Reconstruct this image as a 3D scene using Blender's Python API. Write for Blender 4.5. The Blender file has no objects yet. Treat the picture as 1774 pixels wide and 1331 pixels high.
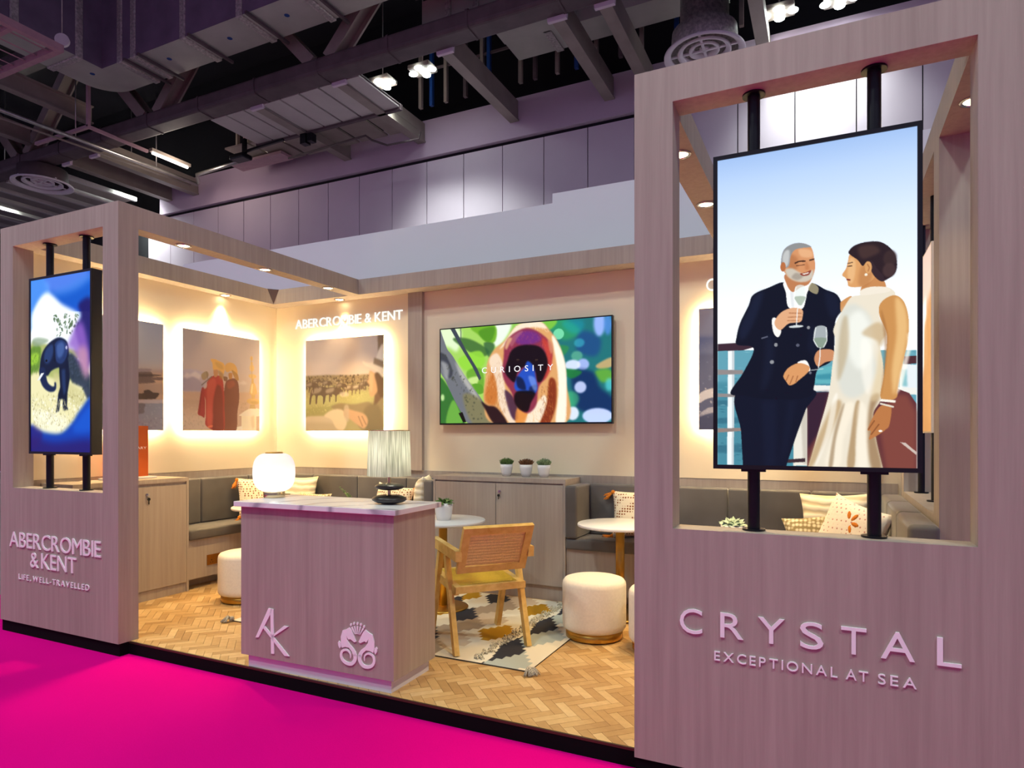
import bpy, bmesh, math, random
import numpy as np
from mathutils import Vector, Matrix, Euler

random.seed(7)
SC = bpy.context.scene
COL = SC.collection

# ---------------------------------------------------------------- camera, world, exposure
CAM_H = 1.48
FPX = 1135.0                       # focal length in pixels of the 1774 px wide frame
YAW = math.atan(548.0 / FPX)       # camera turned left of the booth's depth axis
cam_d = bpy.data.cameras.new('camera')
cam_d.sensor_fit = 'HORIZONTAL'
cam_d.sensor_width = 36.0
cam_d.lens = 36.0 * FPX / 1774.0
cam_d.shift_x = 0.0
cam_d.shift_y = (753.0 - 665.5) / 1774.0
cam_d.clip_start = 0.05
cam_d.clip_end = 200
cam = bpy.data.objects.new('camera', cam_d)
cam.location = (0, 0, CAM_H)
cam.rotation_euler = (math.radians(90), 0, YAW)
COL.objects.link(cam)
SC.camera = cam

world = bpy.data.worlds.new('hall_air')
SC.world = world
world.use_nodes = True
wb = world.node_tree.nodes['Background']
wb.inputs[0].default_value = (0.53, 0.46, 0.80, 1)
wb.inputs[1].default_value = 0.385

SC.view_settings.view_transform = 'Standard'
SC.view_settings.look = 'None'
SC.view_settings.gamma = 1.0
SC.view_settings.use_curve_mapping = False
SC.view_settings.exposure = 0.22
SC.cycles.use_denoising = True
SC.cycles.max_bounces = 8
SC.cycles.diffuse_bounces = 4
SC.cycles.transparent_max_bounces = 8
SC.cycles.sample_clamp_indirect = 6.0

WARM = (1.0, 0.66, 0.30)
WARM2 = (1.0, 0.68, 0.29)
COOL = (0.86, 1.0, 0.93)

# ---------------------------------------------------------------- helpers
def lin(c):
    return c / 12.92 if c <= 0.04045 else ((c + 0.055) / 1.055) ** 2.4
def hexc(h, a=1.0):
    return tuple(lin(int(h[i:i + 2], 16) / 255.0) for i in (0, 2, 4)) + (a,)

class MB:
    """collects primitive shapes for ONE mesh"""
    def __init__(s):
        s.v = []; s.f = []; s.sm = []
    def add(s, verts, faces, smooth=False):
        o = len(s.v)
        s.v += [tuple(v) for v in verts]
        s.f += [tuple(i + o for i in f) for f in faces]
        s.sm += [smooth] * len(faces)
        return s
    def box(s, x0, x1, y0, y1, z0, z1):
        return s.add([(x0, y0, z0), (x1, y0, z0), (x1, y1, z0), (x0, y1, z0), (x0, y0, z1), (x1, y0, z1), (x1, y1, z1), (x0, y1, z1)],
                     [(0, 3, 2, 1), (4, 5, 6, 7), (0, 1, 5, 4), (1, 2, 6, 5), (2, 3, 7, 6), (3, 0, 4, 7)])
    def rbox(s, x0, x1, y0, y1, z0, z1, r=0.01, seg=3, smooth=True):
        bm = bmesh.new()
        bmesh.ops.create_cube(bm, size=1)
        for v in bm.verts:
            v.co = Vector(((x0 + x1) / 2 + v.co.x * (x1 - x0), (y0 + y1) / 2 + v.co.y * (y1 - y0), (z0 + z1) / 2 + v.co.z * (z1 - z0)))
        bmesh.ops.bevel(bm, geom=list(bm.edges), offset=r, segments=seg, affect='EDGES', profile=0.5)
        bm.verts.index_update()
        s.add([v.co[:] for v in bm.verts], [[v.index for v in f.verts] for f in bm.faces], smooth)
        bm.free()
        return s
    def lathe(s, prof, c=(0, 0, 0), n=32, smooth=True, cap=True):
        vs = []; fs = []
        m = len(prof)
        for i in range(n):
            a = 2 * math.pi * i / n
            for r, z in prof:
                vs.append((c[0] + r * math.cos(a), c[1] + r * math.sin(a), c[2] + z))
        for i in range(n):
            j = (i + 1) % n
            for k in range(m - 1):
                fs.append((i * m + k, j * m + k, j * m + k + 1, i * m + k + 1))
        if cap and prof[0][0] > 1e-5: fs.append(tuple(i * m for i in reversed(range(n))))
        if cap and prof[-1][0] > 1e-5: fs.append(tuple(i * m + m - 1 for i in range(n)))
        return s.add(vs, fs, smooth)
    def cyl(s, p0, p1, r0, r1=None, n=16, smooth=True, cap=True):
        r1 = r0 if r1 is None else r1
        p0 = Vector(p0); p1 = Vector(p1); d = (p1 - p0).normalized()
        u = d.orthogonal().normalized(); w = d.cross(u)
        vs = []
        for p, r in ((p0, r0), (p1, r1)):
            for i in range(n):
                a = 2 * math.pi * i / n
                vs.append(p + (u * math.cos(a) + w * math.sin(a)) * r)
        fs = [(i, (i + 1) % n, n + (i + 1) % n, n + i) for i in range(n)]
        s.add(vs, fs, smooth)
        if cap: s.add(vs, [tuple(reversed(range(n))), tuple(range(n, 2 * n))], False)
        return s
    def tube(s, pts, r, n=8, closed=False):
        P = [Vector(p) for p in pts]
        m = len(P); vs = []; fs = []
        up = Vector((0, 0, 1)); prev = None
        for i in range(m):
            a = P[i - 1] if (i > 0 or closed) else P[i]
            b = P[(i + 1) % m] if (i < m - 1 or closed) else P[i]
            d = (b - a).normalized()
            u = prev - d * prev.dot(d) if prev is not None else d.orthogonal()
            if u.length < 1e-6: u = d.orthogonal()
            u.normalize(); prev = u; w = d.cross(u)
            rr = r[i] if isinstance(r, (list, tuple)) else r
            for k in range(n):
                t = 2 * math.pi * k / n
                vs.append(P[i] + (u * math.cos(t) + w * math.sin(t)) * rr)
        for i in range(m if closed else m - 1):
            j = (i + 1) % m
            for k in range(n):
                fs.append((i * n + k, i * n + (k + 1) % n, j * n + (k + 1) % n, j * n + k))
        if not closed:
            fs.append(tuple(reversed(range(n)))); fs.append(tuple(range((m - 1) * n, m * n)))
        return s.add(vs, fs, True)
    def bar(s, p0, p1, w, h, up=(0, 0, 1), ext=0.0):
        """rectangular bar between two points, w across, h along 'up'"""
        p0 = Vector(p0); p1 = Vector(p1); d = (p1 - p0).normalized()
        p0 = p0 - d * ext; p1 = p1 + d * ext
        u = Vector(up); x = d.cross(u).normalized(); u = x.cross(d).normalized()
        vs = []
        for p in (p0, p1):
            for a, b in ((-1, -1), (1, -1), (1, 1), (-1, 1)):
                vs.append(p + x * (a * w / 2) + u * (b * h / 2))
        return s.add(vs, [(3, 2, 1, 0), (4, 5, 6, 7), (0, 1, 5, 4), (1, 2, 6, 5), (2, 3, 7, 6), (3, 0, 4, 7)])
    def prism_xz(s, pts, y0, y1):
        """flat outline in the XZ plane, given thickness along Y"""
        n = len(pts)
        area = sum(pts[i][0] * pts[(i + 1) % n][1] - pts[(i + 1) % n][0] * pts[i][1] for i in range(n))
        if area < 0: pts = pts[::-1]
        vs = [(p[0], y0, p[1]) for p in pts] + [(p[0], y1, p[1]) for p in pts]
        fs = [tuple(range(n)), tuple(reversed(range(n, 2 * n)))] + [(i + n, (i + 1) % n + n, (i + 1) % n, i) for i in range(n)]
        return s.add(vs, fs)
    def ell(s, c, r, nu=16, nv=10):
        prof = [(max(0.0, math.sin(math.pi * k / nv)), -math.cos(math.pi * k / nv)) for k in range(nv + 1)]
        o = len(s.v)
        s.lathe([(a if 0 < k < nv else 1e-6, b) for k, (a, b) in enumerate(prof)], n=nu)
        for i in range(o, len(s.v)):
            v = s.v[i]; s.v[i] = (c[0] + v[0] * r[0], c[1] + v[1] * r[1], c[2] + v[2] * r[2])
        return s
    def mesh(s, name):
        me = bpy.data.meshes.new(name)
        me.from_pydata(s.v, [], s.f)
        me.polygons.foreach_set('use_smooth', s.sm)
        me.update()
        return me

def obj(name, mb, mat, parent=None, world_coords=True, loc=None, rot=None):
    me = mb if isinstance(mb, bpy.types.Mesh) else mb.mesh(name)
    o = bpy.data.objects.new(name, me)
    COL.objects.link(o)
    if mat is not None and not me.materials: me.materials.append(mat)
    if parent is not None:
        o.parent = parent
        if world_coords and loc is None:
            p = parent; off = Vector((0, 0, 0))
            while p is not None: off += p.location; p = p.parent
            o.location = -off
    if loc is not None: o.location = loc
    if rot is not None: o.rotation_euler = rot
    return o
def tag(o, label, cat, group=None, kind=None):
    o['label'] = label; o['category'] = cat
    if group: o['group'] = group
    if kind: o['kind'] = kind
    return o
def thing(name, label, cat, loc=(0, 0, 0), rotz=0.0, group=None):
    o = bpy.data.objects.new(name, None)
    o.empty_display_size = 0.05
    COL.objects.link(o)
    o.location = loc; o.rotation_euler = (0, 0, rotz)
    return tag(o, label, cat, group)
def struct(name, mb, mat, label=None):
    o = obj(name, mb, mat)
    o['kind'] = 'structure'
    if label: o['label'] = label
    return o
def structroot(name, label=None):
    o = bpy.data.objects.new(name, None); COL.objects.link(o); o['kind'] = 'structure'
    if label: o['label'] = label
    return o
def dup(root, loc, rotz=0.0, label=None, group=None):
    r = root.copy(); COL.objects.link(r); r.location = loc; r.rotation_euler = (0, 0, rotz)
    if label: r['label'] = label
    if group: r['group'] = group
    for ch in list(root.children):
        c = ch.copy(); COL.objects.link(c); c.parent = r
        for g in ch.children:
            d = g.copy(); COL.objects.link(d); d.parent = c
    return r

# ---------------------------------------------------------------- materials
def newmat(name):
    m = bpy.data.materials.new(name); m.use_nodes = True
    nt = m.node_tree
    for n in list(nt.nodes): nt.nodes.remove(n)
    out = nt.nodes.new('ShaderNodeOutputMaterial')
    b = nt.nodes.new('ShaderNodeBsdfPrincipled')
    nt.links.new(b.outputs[0], out.inputs[0])
    return m, nt, b, out
def ramp(nt, fac, stops):
    r = nt.nodes.new('ShaderNodeValToRGB')
    el = r.color_ramp.elements
    while len(el) < len(stops): el.new(0.5)
    for e, (p, c) in zip(el, stops):
        e.position = p; e.color = c if len(c) == 4 else hexc(c)
    nt.links.new(fac, r.inputs[0])
    return r.outputs[0]
def coords(nt, scale=(1, 1, 1), kind='Object', rot=(0, 0, 0)):
    t = nt.nodes.new('ShaderNodeTexCoord'); m = nt.nodes.new('ShaderNodeMapping')
    m.inputs['Scale'].default_value = scale; m.inputs['Rotation'].default_value = rot
    nt.links.new(t.outputs[kind], m.inputs[0])
    return m.outputs[0]
def noise(nt, vec, scale=5, detail=3, rough=0.5):
    n = nt.nodes.new('ShaderNodeTexNoise')
    n.inputs['Scale'].default_value = scale; n.inputs['Detail'].default_value = detail; n.inputs['Roughness'].default_value = rough
    nt.links.new(vec, n.inputs['Vector'])
    return n.outputs['Fac']
def bump(nt, b, h, strength=0.2, dist=0.01):
    n = nt.nodes.new('ShaderNodeBump'); n.inputs['Strength'].default_value = strength; n.inputs['Distance'].default_value = dist
    nt.links.new(h, n.inputs['Height']); nt.links.new(n.outputs[0], b.inputs['Normal'])
def plain(name, h, rough=0.5, metal=0.0, var=0.06, scale=6.0, bmp=0.0, spec=0.5):
    """one colour with a faint procedural mottling"""
    m, nt, b, _ = newmat(name)
    c = hexc(h)
    f = noise(nt, coords(nt), scale, 3)
    d = tuple(x * (1 - var) for x in c[:3]) + (1,); l = tuple(min(1, x * (1 + var)) for x in c[:3]) + (1,)
    nt.links.new(ramp(nt, f, [(0.3, d), (0.7, l)]), b.inputs['Base Color'])
    b.inputs['Roughness'].default_value = rough; b.inputs['Metallic'].default_value = metal
    b.inputs['Specular IOR Level'].default_value = spec
    if bmp: bump(nt, b, noise(nt, coords(nt), scale * 20, 2), bmp)
    return m
def wood(name, c0, c1, grain=(34, 34, 1.3), rough=0.55, band=True):
    m, nt, b, _ = newmat(name)
    f = noise(nt, coords(nt, grain), 1.0, 5, 0.6)
    g = noise(nt, coords(nt, (3.2, 3.2, 0.12)), 1.0, 2)
    mx = nt.nodes.new('ShaderNodeMath'); mx.operation = 'MULTIPLY_ADD'
    nt.links.new(f, mx.inputs[0]); mx.inputs[1].default_value = 0.6
    ad = nt.nodes.new('ShaderNodeMath'); ad.operation = 'MULTIPLY'; ad.inputs[1].default_value = 0.4
    nt.links.new(g, ad.inputs[0]); nt.links.new(ad.outputs[0], mx.inputs[2])
    nt.links.new(ramp(nt, mx.outputs[0], [(0.32, c0), (0.68, c1)]), b.inputs['Base Color'])
    b.inputs['Roughness'].default_value = rough
    b.inputs['Specular IOR Level'].default_value = 0.3
    bump(nt, b, f, 0.06, 0.003)
    return m
def emit(name, col, strength):
    m, nt, b, out = newmat(name)
    e = nt.nodes.new('ShaderNodeEmission'); e.inputs[0].default_value = col if len(col) == 4 else tuple(col) + (1,); e.inputs[1].default_value = strength
    nt.links.new(e.outputs[0], out.inputs[0]); nt.nodes.remove(b)
    return m
def printed(name, emission=None, rough=0.6, gamma=1.0):
    """flat print or screen picture carried by the 'print' colour attribute of its mesh"""
    m, nt, b, out = newmat(name)
    a = nt.nodes.new('ShaderNodeAttribute'); a.attribute_name = 'print'
    if emission is None:
        gm = nt.nodes.new('ShaderNodeGamma'); gm.inputs[1].default_value = gamma; nt.links.new(a.outputs[0], gm.inputs[0])
        nt.links.new(gm.outputs[0], b.inputs['Base Color']); b.inputs['Roughness'].default_value = rough; b.inputs['Specular IOR Level'].default_value = 0.2
    else:
        b.inputs['Base Color'].default_value = (0.004, 0.004, 0.005, 1); b.inputs['Roughness'].default_value = 0.35; b.inputs['Specular IOR Level'].default_value = 0.12
        nt.links.new(a.outputs[0], b.inputs['Emission Color']); b.inputs['Emission Strength'].default_value = emission
    return m

M = {}
M['wood'] = wood('pale_oak_laminate', '9d9087', 'b2a69c')
M['wood_in'] = M['wood']
M['cream'] = plain('cream_paint', 'e9d9bd', 0.6, var=0.02, scale=2)
M['deck_black'] = plain('black_platform_edge', '08090c', 0.8, spec=0.1)
M['black_metal'] = plain('black_metal', '10111a', 0.35, 0.4)
M['black_gloss'] = plain('black_bezel', '0d0e14', 0.3)
M['white_sign'] = plain('white_acrylic', 'fbf8fc', 0.4, var=0.01)
M['white'] = plain('white_laminate', 'e9e6e6', 0.3, var=0.02)
M['white_plinth'] = plain('white_plinth_laminate', 'd8d6e0', 0.4, var=0.02)
M['ceramic'] = plain('white_ceramic', 'e6e4e4', 0.25, var=0.02)
M['boucle'] = plain('cream_boucle', 'ece3d6', 0.9, var=0.04, scale=60, bmp=0.25)
M['brass'] = plain('brushed_brass', 'c49a4a', 0.32, 1.0, var=0.08, scale=12)
M['brass_pale'] = plain('pale_brass', 'd6c49a', 0.25, 1.0, var=0.05)
M['chrome'] = plain('chrome', 'c8c8cc', 0.15, 1.0)
M['black_key'] = plain('black_key_plastic', '15120f', 0.4)
M['teak'] = wood('honey_teak', 'c89f50', 'e8c880', (20, 20, 20), 0.45)
M['stone'] = plain('black_pebble', '2a2523', 0.3, var=0.25, scale=14)
M['orange_yarn'] = plain('orange_yarn', 'cf7a22', 0.95, var=0.2, scale=80, bmp=0.3)
M['orange_print'] = plain('orange_card', 'c4560a', 0.5, var=0.02)
M['hall_paint'] = plain('hall_white_panel', 'dccbd8', 0.6, var=0.03, scale=0.8)
M['bulkhead'] = plain('hall_bulkhead_paint', 'cdb6ca', 0.7, var=0.05, scale=0.6)
M['concrete'] = plain('grey_hall_floor', '8c8588', 0.7, var=0.1, scale=1)
M['partition'] = plain('white_partition', 'ecebf2', 0.6, var=0.01, scale=1)
M['steel'] = plain('painted_roof_steel', '93877e', 0.55, var=0.12, scale=2)
M['steel_dark'] = plain('dark_truss_steel', '5a4b4e', 0.6, var=0.2, scale=3)
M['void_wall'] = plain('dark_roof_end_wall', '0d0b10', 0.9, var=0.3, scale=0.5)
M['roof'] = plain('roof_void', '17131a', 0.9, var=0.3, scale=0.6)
M['deckpanel'] = plain('grey_ceiling_board', 'c0b8b4', 0.7, var=0.06, scale=1.5)
M['duct_side'] = plain('duct_insulation_purple', '75667c', 0.55, var=0.15, scale=2)
M['duct_under'] = plain('duct_insulation_grey', 'b4b4aa', 0.5, var=0.08, scale=2)
M['foil'] = plain('foil_tape', 'c4bcb8', 0.35, 0.35, var=0.35, scale=18, bmp=0.6)
M['galv'] = plain('galvanised_pipe', 'b5b0ac', 0.3, 0.8, var=0.15, scale=8)
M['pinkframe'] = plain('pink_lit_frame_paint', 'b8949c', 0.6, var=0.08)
M['diffuser'] = plain('air_diffuser_white', 'e4dade', 0.5, var=0.03)
M['socket'] = plain('brushed_bronze_plate', 'b07a35', 0.35, 0.9)
M['led_cool'] = emit('cool_high_bay_led', (0.86, 1.0, 0.97), 30.0)
M['led_warm'] = emit('warm_downlight_lens', (1.0, 0.82, 0.52), 14.0)
M['led_strip'] = emit('warm_led_strip', (1.0, 0.75, 0.40), 78.0)
M['tube_lit'] = emit('fluorescent_tube', (1.0, 0.93, 0.86), 6.0)
M['sign_lit'] = emit('lit_lettering', (1.0, 0.95, 0.85), 1.0)
M['caption'] = emit('screen_caption_white', (0.95, 0.95, 1.0), 0.95)
M['blue'] = plain('cobalt_sheet', '0a3f86', 0.6)
M['green_exit'] = emit('green_exit_sign', (0.02, 0.5, 0.2), 0.6)
M['window_glow'] = emit('lit_plant_room_window', (1.0, 0.85, 0.65), 0.9)

def m_carpet():
    m, nt, b, _ = newmat('magenta_carpet')
    f = noise(nt, coords(nt), 220, 2)
    g = noise(nt, coords(nt), 0.5, 2)
    mx = nt.nodes.new('ShaderNodeMath'); mx.operation = 'MULTIPLY_ADD'; mx.inputs[1].default_value = 0.4
    nt.links.new(f, mx.inputs[0]); nt.links.new(g, mx.inputs[2])
    nt.links.new(ramp(nt, mx.outputs[0], [(0.4, 'c8007a'), (0.95, 'e6008c')]), b.inputs['Base Color'])
    b.inputs['Roughness'].default_value = 1.0; b.inputs['Specular IOR Level'].default_value = 0.05
    bump(nt, b, f, 0.15, 0.004)
    return m
M['carpet'] = m_carpet()
def m_marble():
    m, nt, b, _ = newmat('white_marble')
    v = coords(nt, (1, 1, 1), rot=(0, 0, 0.7))
    w = nt.nodes.new('ShaderNodeTexWave'); w.inputs['Scale'].default_value = 1.1; w.inputs['Distortion'].default_value = 9
    w.inputs['Detail'].default_value = 3; nt.links.new(v, w.inputs[0])
    nt.links.new(ramp(nt, w.outputs[1], [(0.0, 'aaa5b0'), (0.05, 'd6d2d8'), (0.2, 'ebe8ea')]), b.inputs['Base Color'])
    b.inputs['Roughness'].default_value = 0.22
    return m
M['marble'] = m_marble()
def m_velvet(name, h0, h1):
    m, nt, b, _ = newmat(name)
    f = noise(nt, coords(nt), 3.0, 2)
    nt.links.new(ramp(nt, f, [(0.3, h0), (0.7, h1)]), b.inputs['Base Color'])
    b.inputs['Roughness'].default_value = 0.7
    b.inputs['Sheen Weight'].default_value = 0.5; b.inputs['Sheen Roughness'].default_value = 0.4
    return m
M['velvet'] = m_velvet('grey_velvet', '4e4b4a', '646060')
def m_plank(name, island):
    m, nt, b, _ = newmat(name)
    if island:
        g = nt.nodes.new('ShaderNodeNewGeometry'); r = g.outputs['Random Per Island']
    else:
        g = nt.nodes.new('ShaderNodeObjectInfo'); r = g.outputs['Random']
    c = ramp(nt, r, [(0.0, 'b08a5a'), (0.35, 'c29b68'), (0.7, 'cfab78'), (1.0, 'dcbc8c')])
    n = noise(nt, coords(nt, (14, 14, 14)), 1.5, 4)
    mix = nt.nodes.new('ShaderNodeMixRGB'); mix.blend_type = 'MULTIPLY'; mix.inputs[0].default_value = 0.5
    nt.links.new(c, mix.inputs[1]); nt.links.new(ramp(nt, n, [(0.3, (0.72, 0.7, 0.66, 1)), (0.7, (1, 1, 1, 1))]), mix.inputs[2])
    nt.links.new(mix.outputs[0], b.inputs['Base Color'])
    b.inputs['Roughness'].default_value = 0.42
    return m
M['plank'] = m_plank('oak_plank', False)
M['plank_rest'] = m_plank('oak_plank_field', True)
def m_cane(name, h, holes):
    m, nt, b, out = newmat(name)
    nt.links.new(ramp(nt, noise(nt, coords(nt), 90, 2), [(0.3, h), (0.7, tuple(min(1, c * 1.25) for c in hexc(h)[:3]) + (1,))]), b.inputs['Base Color'])
    b.inputs['Roughness'].default_value = 0.5
    v = nt.nodes.new('ShaderNodeTexVoronoi'); v.inputs['Scale'].default_value = 95; v.inputs['Randomness'].default_value = 0.05
    nt.links.new(coords(nt), v.inputs['Vector'])
    lt = nt.nodes.new('ShaderNodeMath'); lt.operation = 'LESS_THAN'; lt.inputs[1].default_value = holes
    nt.links.new(v.outputs['Distance'], lt.inputs[0])
    tr = nt.nodes.new('ShaderNodeBsdfTransparent'); mx = nt.nodes.new('ShaderNodeMixShader')
    nt.links.new(lt.outputs[0], mx.inputs[0]); nt.links.new(b.outputs[0], mx.inputs[1]); nt.links.new(tr.outputs[0], mx.inputs[2])
    nt.links.new(mx.outputs[0], out.inputs[0])
    bump(nt, b, v.outputs['Distance'], 0.5, 0.003)
    return m
M['cane_seat'] = m_cane('yellow_cane_weave', 'c2a02c', 0.16)
M['cane_back'] = m_cane('brown_cane_weave', 'dcc088', 0.33)
def m_dots(name, base, dot, scale, size):
    m, nt, b, _ = newmat(name)
    v = nt.nodes.new('ShaderNodeTexVoronoi'); v.inputs['Scale'].default_value = scale; v.inputs['Randomness'].default_value = 0.12
    nt.links.new(coords(nt), v.inputs['Vector'])
    nt.links.new(ramp(nt, v.outputs['Distance'], [(size, dot), (size + 0.08, base)]), b.inputs['Base Color'])
    b.inputs['Roughness'].default_value = 0.95
    bump(nt, b, v.outputs['Distance'], 0.3, 0.004)
    return m
M['dots'] = m_dots('cream_brown_dotted_weave', 'ead9bd', '8a4a1e', 42, 0.30)
M['dots_soft'] = m_dots('white_cloth_pink_stitches', 'e6e0d8', 'b78a86', 38, 0.20)
def m_knit():
    m, nt, b, _ = newmat('chunky_cream_knit')
    v = nt.nodes.new('ShaderNodeTexVoronoi'); v.inputs['Scale'].default_value = 36; v.inputs['Randomness'].default_value = 0.25
    nt.links.new(coords(nt), v.inputs['Vector'])
    nt.links.new(ramp(nt, v.outputs['Distance'], [(0.25, 'e8dcc0'), (0.6, '8f7f5a')]), b.inputs['Base Color'])
    b.inputs['Roughness'].default_value = 0.95
    bump(nt, b, v.outputs['Distance'], -0.9, 0.012)
    return m
M['knit'] = m_knit()
def m_ruffle():
    m, nt, b, _ = newmat('cream_pleated_linen')
    w = nt.nodes.new('ShaderNodeTexWave'); w.inputs['Scale'].default_value = 5; w.inputs['Distortion'].default_value = 4; w.bands_direction = 'Z'
    nt.links.new(coords(nt), w.inputs[0])
    nt.links.new(ramp(nt, w.outputs[1], [(0.1, 'cdbf9f'), (0.7, 'efe6d0')]), b.inputs['Base Color'])
    b.inputs['Roughness'].default_value = 0.9
    bump(nt, b, w.outputs[1], 0.5, 0.01)
    return m
M['ruffle'] = m_ruffle()
def m_leaf(name, a, b_):
    m, nt, b, _ = newmat(name)
    nt.links.new(ramp(nt, noise(nt, coords(nt), 40, 2), [(0.3, a), (0.7, b_)]), b.inputs['Base Color'])
    b.inputs['Roughness'].default_value = 0.5
    return m
M['leaf'] = m_leaf('green_succulent', '2f4a22', '6f8f4a')
M['leaf_pale'] = m_leaf('pale_succulent', '7f9a86', 'c6d2b8')
M['leaf_brown'] = m_leaf('brown_succulent', '4a2a16', '8a5a34')
M['leaf_grey'] = m_leaf('grey_green_succulent', '4f6a44', 'a0b48a')
def m_shade():
    m, nt, b, out = newmat('silver_thread_shade')
    f = noise(nt, coords(nt, (160, 160, 2.5)), 1.0, 3)
    c = ramp(nt, f, [(0.3, '8f9580'), (0.5, 'c6cab2'), (0.7, 'f0f2e2')])
    nt.links.new(c, b.inputs['Base Color']); b.inputs['Roughness'].default_value = 0.5
    t = nt.nodes.new('ShaderNodeBsdfTranslucent'); nt.links.new(c, t.inputs[0])
    mx = nt.nodes.new('ShaderNodeMixShader'); mx.inputs[0].default_value = 0.5
    nt.links.new(b.outputs[0], mx.inputs[1]); nt.links.new(t.outputs[0], mx.inputs[2]); nt.links.new(mx.outputs[0], out.inputs[0])
    bump(nt, b, f, 0.5, 0.003)
    return m
M['shade'] = m_shade()
def m_frost():
    m, nt, b, out = newmat('frosted_white_glass')
    nt.links.new(ramp(nt, noise(nt, coords(nt), 3, 1), [(0.3, (0.93, 0.93, 0.95, 1)), (0.7, (0.97, 0.97, 0.98, 1))]), b.inputs['Base Color'])
    b.inputs['Roughness'].default_value = 0.35
    t = nt.nodes.new('ShaderNodeBsdfTranslucent'); t.inputs[0].default_value = (0.97, 0.96, 0.97, 1)
    mx = nt.nodes.new('ShaderNodeMixShader'); mx.inputs[0].default_value = 0.6
    nt.links.new(b.outputs[0], mx.inputs[1]); nt.links.new(t.outputs[0], mx.inputs[2])
    r = nt.nodes.new('ShaderNodeBsdfRefraction'); r.inputs['Roughness'].default_value = 0.55; r.inputs['IOR'].default_value = 1.12
    m2 = nt.nodes.new('ShaderNodeMixShader'); m2.inputs[0].default_value = 0.35
    nt.links.new(mx.outputs[0], m2.inputs[1]); nt.links.new(r.outputs[0], m2.inputs[2]); nt.links.new(m2.outputs[0], out.inputs[0])
    return m
M['frost'] = m_frost()
def m_clear():
    m, nt, b, out = newmat('clear_glass')
    b.inputs['Base Color'].default_value = (0.95, 0.97, 0.97, 1); b.inputs['Roughness'].default_value = 0.03
    b.inputs['Transmission Weight'].default_value = 1.0; b.inputs['IOR'].default_value = 1.3
    return m
M['glass'] = m_clear()
M['rug'] = printed('kilim_rug_weave', None, 0.95)
M['rug_tuft'] = plain('rug_tuft_yarn', 'd8cfba', 0.95, var=0.3, scale=120, bmp=0.5)
M['rug_tassel'] = m_dots('grey_white_tassel', 'c9c4b8', '3a3a3e', 160, 0.35)
M['print'] = printed('photo_print', None, 0.5, 0.60)
M['screen'] = printed('lit_screen', 1.0)
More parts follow.
